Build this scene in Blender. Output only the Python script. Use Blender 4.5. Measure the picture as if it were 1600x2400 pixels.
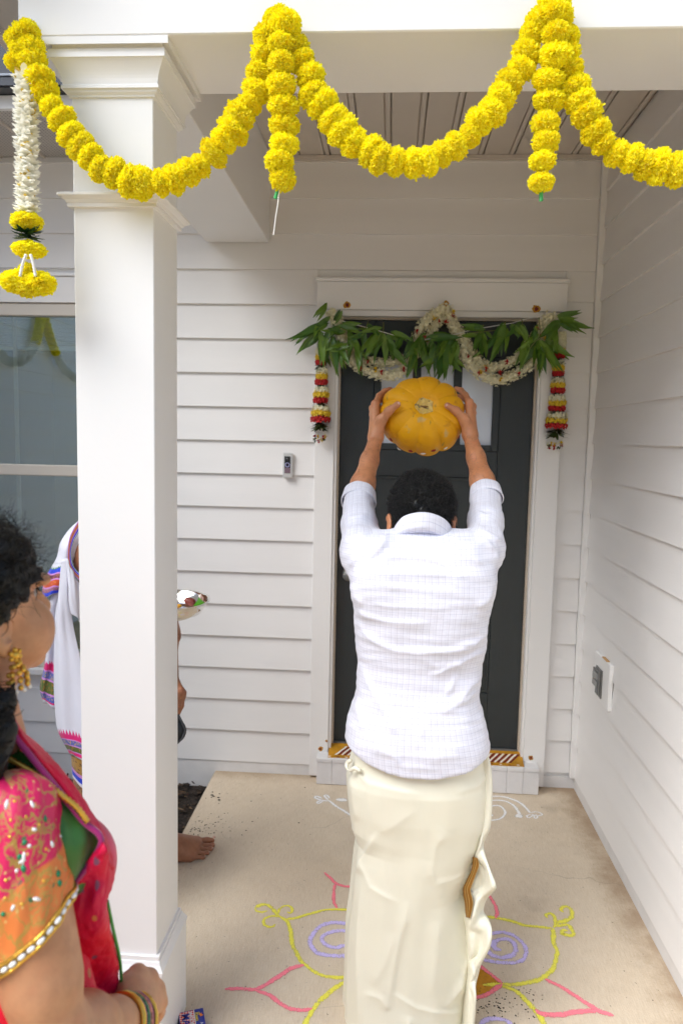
import bpy, bmesh, math, random
import numpy as np
from mathutils import Matrix, Vector

for o in list(bpy.data.objects): bpy.data.objects.remove(o)
SC = bpy.context.scene
COL = SC.collection
rnd = random.Random(7)
nrs = np.random.RandomState(11)

# ------------------------------------------------------------------ camera
YAW, PITCH, ROLL, FPX = .0636, .1002, .0208, 1740.83      # focal length in pixels of a 1600 x 2400 frame
CAM = np.array([.2491, -3.5326, 1.6752])
def _rot():
    cy, sy = math.cos(YAW), math.sin(YAW); f = np.array([-sy, cy, 0.]); r = np.array([cy, sy, 0.]); u = np.array([0, 0, 1.])
    cp, sp = math.cos(PITCH), math.sin(PITCH); f2 = f*cp-u*sp; u2 = u*cp+f*sp
    cr, sr = math.cos(ROLL), math.sin(ROLL)
    return r*cr+u2*sr, -r*sr+u2*cr, f2
RT, UP, FW = _rot()
cd = bpy.data.cameras.new('camera'); camera = bpy.data.objects.new('camera', cd); COL.objects.link(camera)
mw = Matrix.Identity(4)
for i in range(3):
    mw[i][0] = RT[i]; mw[i][1] = UP[i]; mw[i][2] = -FW[i]; mw[i][3] = CAM[i]
camera.matrix_world = mw
cd.sensor_fit = 'VERTICAL'; cd.sensor_height = 36; cd.sensor_width = 24; cd.lens = FPX/2400*36
cd.clip_start = .05; cd.clip_end = 800
cd.dof.use_dof = True; cd.dof.focus_distance = 2.1; cd.dof.aperture_fstop = 4.5
SC.camera = camera

# ------------------------------------------------------------------ daylight: bright overcast, soft sun low behind the left shoulder
SUN_EL, SUN_AZ = math.radians(47), math.radians(233)       # azimuth clockwise from +y
world = bpy.data.worlds.new('World'); SC.world = world; world.use_nodes = True
wn = world.node_tree; bg = wn.nodes['Background']
sky = wn.nodes.new('ShaderNodeTexSky'); sky.sky_type = 'NISHITA'; sky.sun_disc = False
sky.sun_elevation = SUN_EL; sky.sun_rotation = SUN_AZ; sky.air_density = 1.0; sky.dust_density = 2.5; sky.ozone_density = 1.0
wn.links.new(sky.outputs[0], bg.inputs[0]); bg.inputs[1].default_value = .11
sd = bpy.data.lights.new('sun', 'SUN'); sun = bpy.data.objects.new('sun', sd); COL.objects.link(sun)
sd.energy = 2.15; sd.angle = math.radians(45); sd.color = (.91, .965, 1)
sdir = Vector((math.sin(SUN_AZ)*math.cos(SUN_EL), math.cos(SUN_AZ)*math.cos(SUN_EL), math.sin(SUN_EL)))
sun.rotation_euler = (-sdir).to_track_quat('-Z', 'Y').to_euler()
vs = SC.view_settings; vs.view_transform = 'Standard'; vs.look = 'None'; vs.exposure = 1.08; vs.gamma = 1; vs.use_curve_mapping = False
SC.render.engine = 'CYCLES'
SC.cycles.max_bounces = 12; SC.cycles.diffuse_bounces = 8; SC.cycles.transparent_max_bounces = 12
SC.cycles.use_denoising = True; SC.cycles.use_adaptive_sampling = True; SC.cycles.adaptive_threshold = .03; SC.cycles.sample_clamp_indirect = 8

# ------------------------------------------------------------------ helpers
def ray(px, py): return RT*((px-800)/FPX)+UP*((1200-py)/FPX)+FW
def onY(px, py, Y): d = ray(px, py); return CAM+d*((Y-CAM[1])/d[1])
def onX(px, py, X): d = ray(px, py); return CAM+d*((X-CAM[0])/d[0])
def onZ(px, py, Z): d = ray(px, py); return CAM+d*((Z-CAM[2])/d[2])
def A(*v): return np.array(v, float)
def unit(v): v = np.asarray(v, float); return v/max(1e-12, np.linalg.norm(v))

MATS = {}
def mat(name, col, rough=.5, var=0., vscale=8., bump=0., bscale=60., metal=0., spec=.5, sss=0., sssr=(1, .35, .2), sheen=0., coat=0., objvar=0., stretch=(1, 1, 1), bdist=.004, trans=0.):
    """procedural principled material: colour mottled by noise, fine noise relief"""
    if name in MATS: return MATS[name]
    m = bpy.data.materials.new(name); m.use_nodes = True; nt = m.node_tree; b = nt.nodes['Principled BSDF']; MATS[name] = m
    b.inputs['Roughness'].default_value = rough; b.inputs['Metallic'].default_value = metal; b.inputs['Specular IOR Level'].default_value = spec
    b.inputs['Subsurface Weight'].default_value = sss; b.inputs['Subsurface Radius'].default_value = sssr; b.inputs['Subsurface Scale'].default_value = .008
    b.inputs['Sheen Weight'].default_value = sheen; b.inputs['Coat Weight'].default_value = coat
    c4 = (*col, 1); b.inputs['Base Color'].default_value = c4
    tc = nt.nodes.new('ShaderNodeTexCoord'); mp = nt.nodes.new('ShaderNodeMapping'); nt.links.new(tc.outputs['Object'], mp.inputs[0]); mp.inputs['Scale'].default_value = stretch
    out = None
    if var:
        n = nt.nodes.new('ShaderNodeTexNoise'); n.inputs['Scale'].default_value = vscale; n.inputs['Detail'].default_value = 6; nt.links.new(mp.outputs[0], n.inputs['Vector'])
        r = nt.nodes.new('ShaderNodeMapRange'); r.inputs[1].default_value = .25; r.inputs[2].default_value = .75; r.inputs[3].default_value = 1-var; r.inputs[4].default_value = 1+var
        nt.links.new(n.outputs[0], r.inputs[0])
        mx = nt.nodes.new('ShaderNodeMix'); mx.data_type = 'RGBA'; mx.blend_type = 'MULTIPLY'; mx.inputs[0].default_value = 1; mx.inputs[6].default_value = c4
        nt.links.new(r.outputs[0], mx.inputs[7]); out = mx.outputs[2]
    if objvar:
        oi = nt.nodes.new('ShaderNodeObjectInfo'); hs = nt.nodes.new('ShaderNodeHueSaturation')
        r1 = nt.nodes.new('ShaderNodeMapRange'); r1.inputs[3].default_value = 1-objvar; r1.inputs[4].default_value = 1+objvar; nt.links.new(oi.outputs['Random'], r1.inputs[0]); nt.links.new(r1.outputs[0], hs.inputs['Value'])
        r2 = nt.nodes.new('ShaderNodeMapRange'); r2.inputs[3].default_value = .5-objvar*.06; r2.inputs[4].default_value = .5+objvar*.06; nt.links.new(oi.outputs['Random'], r2.inputs[0]); nt.links.new(r2.outputs[0], hs.inputs['Hue'])
        if out: nt.links.new(out, hs.inputs['Color'])
        else: hs.inputs['Color'].default_value = c4
        out = hs.outputs[0]
    if out: nt.links.new(out, b.inputs['Base Color'])
    if bump:
        n2 = nt.nodes.new('ShaderNodeTexNoise'); n2.inputs['Scale'].default_value = bscale; n2.inputs['Detail'].default_value = 4; nt.links.new(mp.outputs[0], n2.inputs['Vector'])
        bp = nt.nodes.new('ShaderNodeBump'); bp.inputs['Strength'].default_value = bump; bp.inputs['Distance'].default_value = bdist
        nt.links.new(n2.outputs[0], bp.inputs['Height']); nt.links.new(bp.outputs[0], b.inputs['Normal'])
    if trans:
        tr = nt.nodes.new('ShaderNodeBsdfTranslucent'); ms = nt.nodes.new('ShaderNodeMixShader'); ms.inputs[0].default_value = trans
        if out: nt.links.new(out, tr.inputs[0])
        else: tr.inputs[0].default_value = c4
        nt.links.new(b.outputs[0], ms.inputs[1]); nt.links.new(tr.outputs[0], ms.inputs[2]); nt.links.new(ms.outputs[0], nt.nodes['Material Output'].inputs[0])
    return m
class NT:
    """small node-tree helper for the hand-made materials"""
    def __init__(s, name):
        s.m = bpy.data.materials.new(name); s.m.use_nodes = True; s.t = s.m.node_tree; s.b = s.t.nodes['Principled BSDF']; s.o = s.t.nodes['Material Output']; MATS[name] = s.m
    def n(s, typ, **kw):
        nd = s.t.nodes.new('ShaderNode'+typ)
        for k, v in kw.items():
            if hasattr(nd, k) and not k[0].isupper(): setattr(nd, k, v)
            else: nd.inputs[k.replace('_', ' ')].default_value = v
        return nd
    def l(s, a, b): s.t.links.new(a, b)
    def noise(s, vec, scale, detail=4, rough=.5):
        n = s.n('TexNoise'); n.inputs['Scale'].default_value = scale; n.inputs['Detail'].default_value = detail; n.inputs['Roughness'].default_value = rough
        if vec is not None: s.l(vec, n.inputs['Vector'])
        return n.outputs[0]
    def rng(s, v, a, b, c=0., d=1., smooth=False):
        r = s.n('MapRange'); r.inputs[1].default_value = a; r.inputs[2].default_value = b; r.inputs[3].default_value = c; r.inputs[4].default_value = d
        if smooth: r.interpolation_type = 'SMOOTHSTEP'
        s.l(v, r.inputs[0]); return r.outputs[0]
    def mix(s, f, a, b, mode='MIX'):
        x = s.n('Mix'); x.data_type = 'RGBA'; x.blend_type = mode
        for i, v in ((0, f), (6, a), (7, b)):
            if isinstance(v, (int, float)): x.inputs[i].default_value = v
            elif isinstance(v, tuple): x.inputs[i].default_value = (*v, 1)
            else: s.l(v, x.inputs[i])
        return x.outputs[2]
    def math(s, op, a, b=0.):
        x = s.n('Math'); x.operation = op
        for i, v in ((0, a), (1, b)):
            if isinstance(v, (int, float)): x.inputs[i].default_value = v
            else: s.l(v, x.inputs[i])
        return x.outputs[0]
    def coords(s, kind='Object', scale=(1, 1, 1)):
        t = s.n('TexCoord'); mp = s.n('Mapping'); mp.inputs['Scale'].default_value = scale; s.l(t.outputs[kind], mp.inputs[0]); return mp.outputs[0]
    def bump(s, h, strength=.3, dist=.004):
        b = s.n('Bump'); b.inputs['Strength'].default_value = strength; b.inputs['Distance'].default_value = dist; s.l(h, b.inputs['Height']); s.l(b.outputs[0], s.b.inputs['Normal'])

def link(name, data, parent=None):
    o = bpy.data.objects.new(name, data); COL.objects.link(o)
    if parent is not None:
        o.parent = parent; o.matrix_parent_inverse = Matrix.Translation(-Vector(parent.get('_loc', (0, 0, 0))))
    return o
def mesh(name, v, f, m, parent=None, smooth=False, uv=None):
    me = bpy.data.meshes.new(name)
    me.from_pydata([tuple(p) for p in v], [], [tuple(q) for q in f]) if not isinstance(f, np.ndarray) else fast(me, v, f)
    if isinstance(m, (list, tuple)):
        for q in m: me.materials.append(q)
    elif m is not None: me.materials.append(m)
    if smooth: me.polygons.foreach_set('use_smooth', np.ones(len(me.polygons), bool))
    if uv is not None:
        l = me.uv_layers.new(name='UVMap'); vi = np.empty(len(me.loops), np.int32); me.loops.foreach_get('vertex_index', vi)
        l.data.foreach_set('uv', np.asarray(uv, np.float32)[vi].ravel())
    me.update()
    return link(name, me, parent)
def fast(me, v, f):
    v = np.asarray(v, np.float32); n = len(f); k = f.shape[1]
    me.vertices.add(len(v)); me.vertices.foreach_set('co', v.ravel()); me.loops.add(n*k); me.loops.foreach_set('vertex_index', f.astype(np.int32).ravel())
    me.polygons.add(n); me.polygons.foreach_set('loop_start', np.arange(0, n*k, k, dtype=np.int32)); me.polygons.foreach_set('loop_total', np.full(n, k, np.int32)); me.update(calc_edges=True)
def inst(name, me, M4, parent=None):
    o = bpy.data.objects.new(name, me); COL.objects.link(o)
    if parent is not None: o.parent = parent; o.matrix_parent_inverse = Matrix.Translation(-Vector(parent.get('_loc', (0, 0, 0))))
    o.matrix_basis = M4; return o
def thing(name, label, cat, loc=(0, 0, 0), group=None):
    o = bpy.data.objects.new(name, None); COL.objects.link(o); o.location = loc; o['_loc'] = tuple(float(x) for x in loc); o.empty_display_size = .05
    return tag(o, label, cat, group)
def tag(o, label=None, cat=None, group=None, kind=None):
    if label: o['label'] = label
    if cat: o['category'] = cat
    if group: o['group'] = group
    if kind: o['kind'] = kind
    return o
class MB:
    """collects shapes into one mesh"""
    def __init__(s): s.v = []; s.f = []; s.mi = []; s.cur = 0
    def add(s, v, f):
        n = len(s.v); s.v += [tuple(p) for p in v]; s.f += [tuple(i+n for i in q) for q in f]; s.mi += [s.cur]*len(f)
    def box(s, lo, hi):
        x0, y0, z0 = lo; x1, y1, z1 = hi
        s.add([(x0, y0, z0), (x1, y0, z0), (x1, y1, z0), (x0, y1, z0), (x0, y0, z1), (x1, y0, z1), (x1, y1, z1), (x0, y1, z1)],
              [(0, 3, 2, 1), (4, 5, 6, 7), (0, 1, 5, 4), (1, 2, 6, 5), (2, 3, 7, 6), (3, 0, 4, 7)])
    def tube(s, pts, r, n=8, cap=True):
        pts = [np.asarray(p, float) for p in pts]; R = r if hasattr(r, '__len__') else [r]*len(pts)
        t = unit(pts[1]-pts[0]); u = unit(np.cross(t, A(0, 0, 1)) if abs(t[2]) < .9 else np.cross(t, A(1, 0, 0))); rings = []
        for i, p in enumerate(pts):
            t = unit(pts[min(i+1, len(pts)-1)]-pts[max(i-1, 0)]); u = unit(u-t*np.dot(u, t)); w = np.cross(t, u)
            rings.append([p+R[i]*(math.cos(2*math.pi*k/n)*u+math.sin(2*math.pi*k/n)*w) for k in range(n)])
        v = [q for g in rings for q in g]; f = [(i*n+k, i*n+(k+1) % n, (i+1)*n+(k+1) % n, (i+1)*n+k) for i in range(len(pts)-1) for k in range(n)]
        if cap: f += [tuple(range(n-1, -1, -1)), tuple((len(pts)-1)*n+k for k in range(n))]
        s.add(v, f)
    def lathe(s, c, prof, n=24, ax=(0, 0, 1)):
        ax = unit(ax); u = unit(np.cross(ax, A(1, 0, 0)) if abs(ax[0]) < .9 else np.cross(ax, A(0, 1, 0))); w = np.cross(ax, u); c = np.asarray(c, float)
        v = [c+ax*h+r*(math.cos(2*math.pi*k/n)*u+math.sin(2*math.pi*k/n)*w) for r, h in prof for k in range(n)]
        s.add(v, [(i*n+k, i*n+(k+1) % n, (i+1)*n+(k+1) % n, (i+1)*n+k) for i in range(len(prof)-1) for k in range(n)])
    def build(s, name, m, parent=None, smooth=False, bevel=0.):
        o = mesh(name, s.v, s.f, m, parent, smooth)
        if isinstance(m, (list, tuple)): o.data.polygons.foreach_set('material_index', np.array(s.mi, np.int32))
        if bevel:
            bm = bmesh.new(); bm.from_mesh(o.data); bmesh.ops.bevel(bm, geom=list(bm.edges), offset=bevel, segments=1, affect='EDGES', clamp_overlap=True); bm.to_mesh(o.data); bm.free()
        return o
def box(name, lo, hi, m, parent=None, bevel=.0015):
    b = MB(); b.box(lo, hi); return b.build(name, m, parent, bevel=bevel)
def loft_square(name, cx, cy, half, prof, m, parent=None):
    v = []; f = []
    for z, o in prof:
        h = half+o; v += [(cx-h, cy-h, z), (cx+h, cy-h, z), (cx+h, cy+h, z), (cx-h, cy+h, z)]
    for i in range(len(prof)-1):
        for k in range(4): f.append((i*4+k, i*4+(k+1) % 4, i*4+4+(k+1) % 4, i*4+4+k))
    f += [(3, 2, 1, 0), tuple(len(v)-4+k for k in range(4))]
    return mesh(name, v, f, m, parent)
def spline(pts, n):
    """Catmull-Rom through points, n samples spaced evenly along its length"""
    P = np.asarray(pts, float); P = np.vstack([2*P[0]-P[1], P, 2*P[-1]-P[-2]]); out = []
    for i in range(1, len(P)-2):
        t = np.linspace(0, 1, 16, endpoint=False)[:, None]; a, b, c, d = P[i-1:i+3]
        out.append(.5*((2*b)+(c-a)*t+(2*a-5*b+4*c-d)*t*t+(3*b-a-3*c+d)*t**3))
    Q = np.vstack(out+[P[-2][None]]); L = np.r_[0, np.cumsum(np.linalg.norm(np.diff(Q, axis=0), axis=1))]
    s = np.linspace(0, L[-1], n); return np.stack([np.interp(s, L, Q[:, k]) for k in range(Q.shape[1])], 1)
def frame(t, up=(0, 0, 1), o=(0, 0, 0), s=1.):
    """matrix whose local z points along t"""
    t = unit(t); u = np.asarray(up, float)
    if abs(np.dot(unit(u), t)) > .98: u = A(1, 0, 0)
    x = unit(np.cross(u, t)); y = np.cross(t, x); M4 = Matrix.Identity(4)
    for i in range(3): M4[i][0] = x[i]*s; M4[i][1] = y[i]*s; M4[i][2] = t[i]*s; M4[i][3] = o[i]
    return M4
# ================================================================== materials of the place
M_white = mat('white paint', (.84, .83, .815), .45, var=.02, vscale=2.5, bump=.06, bscale=90)
M_siding = mat('siding paint', (.80, .785, .77), .55, var=.03, vscale=3, bump=.10, bscale=70, stretch=(.25, 1, 3))
M_sidingR = mat('siding paint side', (.80, .785, .77), .55, var=.03, vscale=3, bump=.10, bscale=70, stretch=(1, .25, 3))
M_soffit = mat('vinyl soffit', (.62, .565, .51), .5, var=.02, bump=.05)
M_found = mat('painted foundation', (.72, .71, .70), .7, var=.08, vscale=9, bump=.5, bscale=30)
M_door = mat('dark door paint', (.025, .032, .035), .40, var=.06, vscale=3, bump=.15, bscale=40, stretch=(3, 1, .3))
M_brickw = mat('white painted brick', (.74, .73, .73), .6, var=.05, vscale=12, bump=.6, bscale=45)
M_strip = mat('weather strip', (.55, .47, .38), .5)
M_dark = mat('dark room', (.012, .013, .014), .9)
M_black = mat('black plastic', (.01, .01, .012), .35)
M_steel = mat('polished steel', (.86, .84, .80), .10, metal=1., bump=.02, bscale=20)
M_grey = mat('grey metal', (.24, .24, .235), .45, metal=.6, var=.15, vscale=30, bump=.2)
M_gutter = mat('dark gutter', (.012, .014, .02), .25, spec=.7)

t = NT('porch concrete'); co = t.coords(); fl = t.coords(scale=(60, 4, 1))
big = t.noise(co, 1.6, 6, .6); mid = t.noise(co, 9, 6, .65); fine = t.noise(co, 160, 3); brush = t.noise(fl, 6, 5, .6)
c = t.mix(t.rng(big, .3, .7), (.60, .475, .33), (.66, .55, .41)); c = t.mix(t.rng(mid, .35, .75, 0, .5), c, (.47, .375, .27)); c = t.mix(t.rng(fine, .4, .8, 0, .3), c, (.36, .30, .23))
c = t.mix(t.rng(brush, .38, .66, 0, .6), c, (.70, .61, .49))
# rusty dampness that follows the foot of the side wall, and faint stains
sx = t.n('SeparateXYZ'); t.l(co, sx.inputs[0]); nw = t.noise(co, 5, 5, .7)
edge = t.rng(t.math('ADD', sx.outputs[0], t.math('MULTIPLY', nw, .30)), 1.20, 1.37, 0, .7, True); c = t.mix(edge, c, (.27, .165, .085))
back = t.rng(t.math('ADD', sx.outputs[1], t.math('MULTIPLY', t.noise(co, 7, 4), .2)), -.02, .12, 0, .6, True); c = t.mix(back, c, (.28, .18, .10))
st = t.rng(t.noise(co, 2.7, 3, .4), .66, .74, 0, .35, True); c = t.mix(st, c, (.24, .18, .125))
vor = t.n('TexVoronoi'); vor.feature = 'DISTANCE_TO_EDGE'; vor.inputs['Scale'].default_value = .9
wob = t.n('VectorMath'); wob.operation = 'ADD'; t.l(co, wob.inputs[0]); nv = t.n('TexNoise'); nv.inputs['Scale'].default_value = 6; t.l(co, nv.inputs['Vector']); sc_ = t.n('VectorMath'); sc_.operation = 'SCALE'; sc_.inputs['Scale'].default_value = .16; t.l(nv.outputs['Color'], sc_.inputs[0]); t.l(sc_.outputs[0], wob.inputs[1]); t.l(wob.outputs[0], vor.inputs['Vector'])
crk = t.math('MULTIPLY', t.rng(vor.outputs['Distance'], .0, .0028, 1, 0), t.rng(t.noise(co, 1.3, 2), .48, .6, 0, .32)); c = t.mix(crk, c, (.12, .09, .07))
spk = t.rng(t.noise(co, 75, 2), .70, .76, 0, .7); c = t.mix(spk, c, (.16, .12, .09))
t.l(c, t.b.inputs['Base Color']); t.b.inputs['Roughness'].default_value = .8
t.bump(t.math('SUBTRACT', t.math('ADD', t.math('MULTIPLY', brush, .7), fine), t.math('MULTIPLY', crk, 2)), .35, .003); M_conc = t.m
M_bounce = mat('warm bounce concrete', (.66, .50, .28), .85, var=.12, vscale=5, bump=.4, bscale=60)  # colour pushed warm and bright so its bounce warms the porch
M_lawn = mat('lawn', (.05, .085, .025), .9, var=.4, vscale=14, bump=.8, bscale=120, bdist=.03)
M_soil = mat('dark mulch soil', (.028, .019, .013), .95, var=.4, vscale=40, bump=1, bscale=70, bdist=.02)
M_road = mat('asphalt', (.05, .05, .052), .9, var=.15, vscale=30, bump=.4, bscale=150)

# window glass: see-through pane with a fresnel reflection
t = NT('window glass'); lw = t.n('LayerWeight'); lw.inputs[0].default_value = .35
tr = t.n('BsdfTransparent'); tr.inputs[0].default_value = (.92, .96, .95, 1); gl = t.n('BsdfGlossy'); gl.inputs['Roughness'].default_value = .015; gl.inputs[0].default_value = (.80, .95, 1, 1)
mx = t.n('MixShader'); t.l(t.rng(lw.outputs['Fresnel'], 0, 1, .30, 1), mx.inputs[0]); t.l(tr.outputs[0], mx.inputs[1]); t.l(gl.outputs[0], mx.inputs[2]); t.l(mx.outputs[0], t.o.inputs[0]); M_glass = t.m
# door light: frosted backing behind clear glass
t = NT('obscured door glass'); t.b.inputs['Base Color'].default_value = (.70, .75, .84, 1); t.b.inputs['Roughness'].default_value = .35; t.b.inputs['Coat Weight'].default_value = 1; t.b.inputs['Coat Roughness'].default_value = .02; t.b.inputs['Coat IOR'].default_value = 1.9; M_dglass = t.m
# perforated soffit
t = NT('perforated soffit'); co = t.coords(); v = t.n('TexVoronoi'); v.inputs['Scale'].default_value = 64; v.inputs['Randomness'].default_value = 0; t.l(co, v.inputs['Vector'])
t.l(t.mix(t.rng(v.outputs['Distance'], .17, .24), (.05, .05, .05), (.52, .49, .46)), t.b.inputs['Base Color']); M_perf = t.m

# ================================================================== ground
def ground_sheet(name, x0, x1, y0, y1, z, m, kind='structure'):
    return tag(mesh(name, [(x0, y0, z), (x1, y0, z), (x1, y1, z), (x0, y1, z)], [(0, 1, 2, 3)], m), kind=kind)
ground_sheet('lawn', -300, 300, -300, 300, -.20, M_lawn)
ground_sheet('bounce_driveway', -2.66, 9, -10, -1.9, -.10, M_bounce)  # unseen paving, made wide to bounce warm light under the porch
ground_sheet('street', -300, 300, -18, -10, -.19, M_road)
b = MB(); b.box((-.585, -1.92, -.16), (1.19, .02, 0)); tag(b.build('porch_floor', M_conc, bevel=.008), kind='structure')
b = MB(); b.box((-2.66, -1.95, -.3), (-.59, -.001, -.085)); tag(b.build('planting_bed', M_soil), kind='structure')

# bark chips
def chips(n, region, zbase, smin, smax):
    v = []; f = []
    for i in range(n):
        x = rnd.uniform(region[0], region[1]); y = rnd.uniform(region[2], region[3]); z = zbase+rnd.uniform(0, .03); L = rnd.uniform(smin, smax); w = L*rnd.uniform(.25, .5); h = L*.14
        R = Matrix.Rotation(rnd.uniform(0, 6.28), 3, 'Z') @ Matrix.Rotation(rnd.uniform(-.6, .6), 3, 'X') @ Matrix.Rotation(rnd.uniform(-.5, .5), 3, 'Y'); k = len(v)
        for a, bb, cc in ((-L, -w, 0), (L*.9, -w*.6, 0), (L, w*.8, 0), (-L*.8, w, 0), (-L*.9, -w*.7, h), (L*.8, -w*.4, h), (L*.85, w*.6, h), (-L*.7, w*.8, h)):
            q = R @ Vector((a, bb, cc)); v.append((x+q.x, y+q.y, z+q.z))
        f += [tuple(k+i for i in q) for q in ((0, 3, 2, 1), (4, 5, 6, 7), (0, 1, 5, 4), (1, 2, 6, 5), (2, 3, 7, 6), (3, 0, 4, 7))]
    return v, f
M_bark = [mat('bark dark', (.035, .024, .017), .9, var=.5, vscale=60), mat('bark brown', (.075, .045, .026), .9, var=.4, vscale=60), mat('bark pale', (.20, .125, .07), .85, var=.3, vscale=60)]
v, f = chips(2600, (-1.75, -.60, -1.9, -.02), -.085, .006, .024)
o = mesh('bark_mulch', v, f, M_bark); o.data.polygons.foreach_set('material_index', np.repeat(nrs.choice(3, len(f)//6, p=[.6, .32, .08]), 6).astype(np.int32)); tag(o, 'dark bark mulch covering the bed beside the porch slab', 'mulch', kind='stuff')
# crumbs of soil kicked onto the slab
v = []; f = []
def crumb(x, y, s):
    k = len(v); n = 6; h = s*.5
    ph = [rnd.uniform(.6, 1.2) for _ in range(n)]
    v.extend((x+s*ph[i]*math.cos(i*1.047), y+s*.8*ph[i]*math.sin(i*1.047), .0005) for i in range(n)); v.append((x, y, h)); f.extend((k+i, k+(i+1) % n, k+n) for i in range(n))
for (px, py, n, sx, sy, s) in ((460, 1940, 70, 24, 12, .0035), (530, 1925, 26, 26, 12, .003), (505, 1870, 8, 14, 8, .006), (600, 1890, 7, 60, 25, .004), (560, 1960, 12, 60, 18, .003), (760, 1850, 2, 40, 10, .004), (1000, 2330, 0, 1, 1, .003)):
    for i in range(n):
        q = onZ(px+rnd.gauss(0, sx), py+rnd.gauss(0, sy), 0)
        if q[0] > -.56: crumb(q[0], q[1], s*rnd.uniform(.4, 1.5))
for i in range(130):
    q = onZ(rnd.uniform(1110, 1260), rnd.gauss(2355, 25), 0); crumb(q[0], q[1], .0022*rnd.uniform(.4, 1.8))
for i in range(120): crumb(rnd.uniform(-.5, 1.12), rnd.uniform(-1.75, -.1), .0018*rnd.uniform(.4, 1.6))
tag(mesh('soil_crumbs', v, f, mat('soil crumb', (.03, .022, .017), .95)), 'dark crumbs of soil scattered over the porch concrete', 'soil', kind='stuff')

# ================================================================== the house (one thing: walls, porch, column, door, window)
house = thing('house', 'white lap-sided house with a covered porch, square column and dark front door', 'house')
def sub(name, m=None, label=None):
    o = bpy.data.objects.new(name, None); COL.objects.link(o); o.parent = house; o['_loc'] = (0, 0, 0)
    if label: o['label'] = label
    return o
R_, Z0 = .1594, 2.2885
front = sub('front_wall', label='off-white lap siding wall around the front door and window')
def board(par, x0, x1, z, h=R_, y=0., m=M_siding):
    x0 += .001; x1 -= .001
    v = [(x0, y-.009, z), (x1, y-.009, z), (x1, y+.004, z+h+.006), (x0, y+.004, z+h+.006), (x0, y+.02, z), (x1, y+.02, z), (x1, y+.02, z+h+.006), (x0, y+.02, z+h+.006)]
    return mesh('siding_board', v, [(0, 1, 2, 3), (5, 4, 7, 6), (1, 0, 4, 5), (3, 2, 6, 7), (0, 3, 7, 4), (2, 1, 5, 6)], m, par)
CXL, CXR = -.107, 1.030         # outer edges of the door casing
WX0, WX1, WZ0, WZ1 = -2.16, -1.0, .50, 2.41   # window with its trim
for k in range(-5, 15):
    z = Z0-k*R_; h = min(R_, 2.952-z) if z < 2.95 else 0
    if h <= .01: continue
    def cut(x0, x1):
        zz = z
        if x0 < WX1 and x1 > WX0:
            hole0, hole1 = WX0-.0, WX1+.0
            if z+R_ > WZ0 and z < WZ1-.001: segs = [(x0, hole0), (hole1, x1)]
            else: segs = [(x0, x1)]
        else: segs = [(x0, x1)]
        return [s for s in segs if s[1]-s[0] > .01]
    right = CXL if z < 2.40 else 1.155
    for s in cut(-2.66, right):
        if k == -2: board(front, s[0], -.628, z, h); board(front, -.624, s[1], z, h)
        elif k in (3, 9) and s[0] > -1.2: board(front, s[0], s[1], z, h)
        else: board(front, s[0], s[1], z, h)
    if z < 2.40: board(front, CXR, 1.155, z+.022, h)
b = MB(); b.box((-2.66, .012, .04), (WX0, .12, 3.05)); b.box((WX1, .012, .04), (-.012, .12, 3.05)); b.box((.926, .012, .04), (1.30, .12, 3.05)); b.box((-.012, .012, 2.25), (.926, .12, 3.05)); b.box((WX0, .012, WZ1-.1), (WX1, .12, 3.05)); b.box((WX0, .012, .04), (WX1, .12, WZ0+.06)); b.build('sheathing', M_white, front)
b = MB(); b.box((-2.66, -.004, -.30), (-.585, .1, .055)); b.box((-.585, -.004, -.02), (1.2, .1, .055)); b.build('foundation', M_found, front)
side = sub('side_wall', label='white lap siding wall closing the right side of the porch')
XR, RS, ZR = 1.1836, .1605, 2.3108
for k in range(-5, 15):
    z = ZR-k*RS; h = min(RS, 2.952-z)
    if h <= .01: continue
    y0, y1 = -2.0, -.006; x = XR
    v = [(x-.009, y0, z), (x-.009, y1, z), (x+.004, y1, z+h+.006), (x+.004, y0, z+h+.006), (x+.02, y0, z), (x+.02, y1, z), (x+.02, y1, z+h+.006), (x+.02, y0, z+h+.006)]
    mesh('siding_board', v, [(1, 0, 3, 2), (4, 5, 6, 7), (0, 1, 5, 4), (2, 3, 7, 6), (3, 0, 4, 7), (1, 2, 6, 5)], M_sidingR, side)
box('corner_trim', (1.156, -.028, .06), (1.184, .0, 2.95), M_white, side)
box('sheathing', (XR+.012, -2.0, .04), (XR+.15, 0, 3.4), M_white, side)
box('corner_board', (XR-.014, -2.10, .03), (XR+.15, -2.002, 3.3), M_white, side)
b = MB(); b.box((XR-.001, -2.09, -.2), (XR+.1, .0, .064)); b.build('foundation', M_found, side)

# porch beams, ceiling
ZB = 2.565
beam = sub('porch_beam', label='smooth white beam across the porch front')
box('front_beam', (-.618, -1.80, ZB), (1.32, -1.507, 3.35), M_white, beam, .003)
box('side_beam', (-.630, -1.506, ZB+.001), (-.335, -.014, 3.0), M_white, beam, .003)
ceil = sub('porch_ceiling', label='grey-beige plank ceiling of the porch')
n = 11; w = (1.18+.335)/n
for i in range(n):
    x0 = -.335+i*w; b = MB()
    for a, c_ in ((.003, w*.80), (w*.84, w-.003)): b.box((x0+a, -1.507, 2.951), (x0+c_, .0, 2.965))
    b.box((x0+w*.80, -1.507, 2.960), (x0+w*.84, 0, 2.966)); b.build('ceiling_plank', M_soffit, ceil, bevel=.0012)
box('ceiling_back', (-.34, -1.507, 2.968), (1.2, .05, 2.99), M_soffit, ceil)
b = MB(); b.box((-.334, -.028, 2.932), (1.156, -.001, 2.949)); b.build('cove_trim', M_soffit, ceil)

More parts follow.
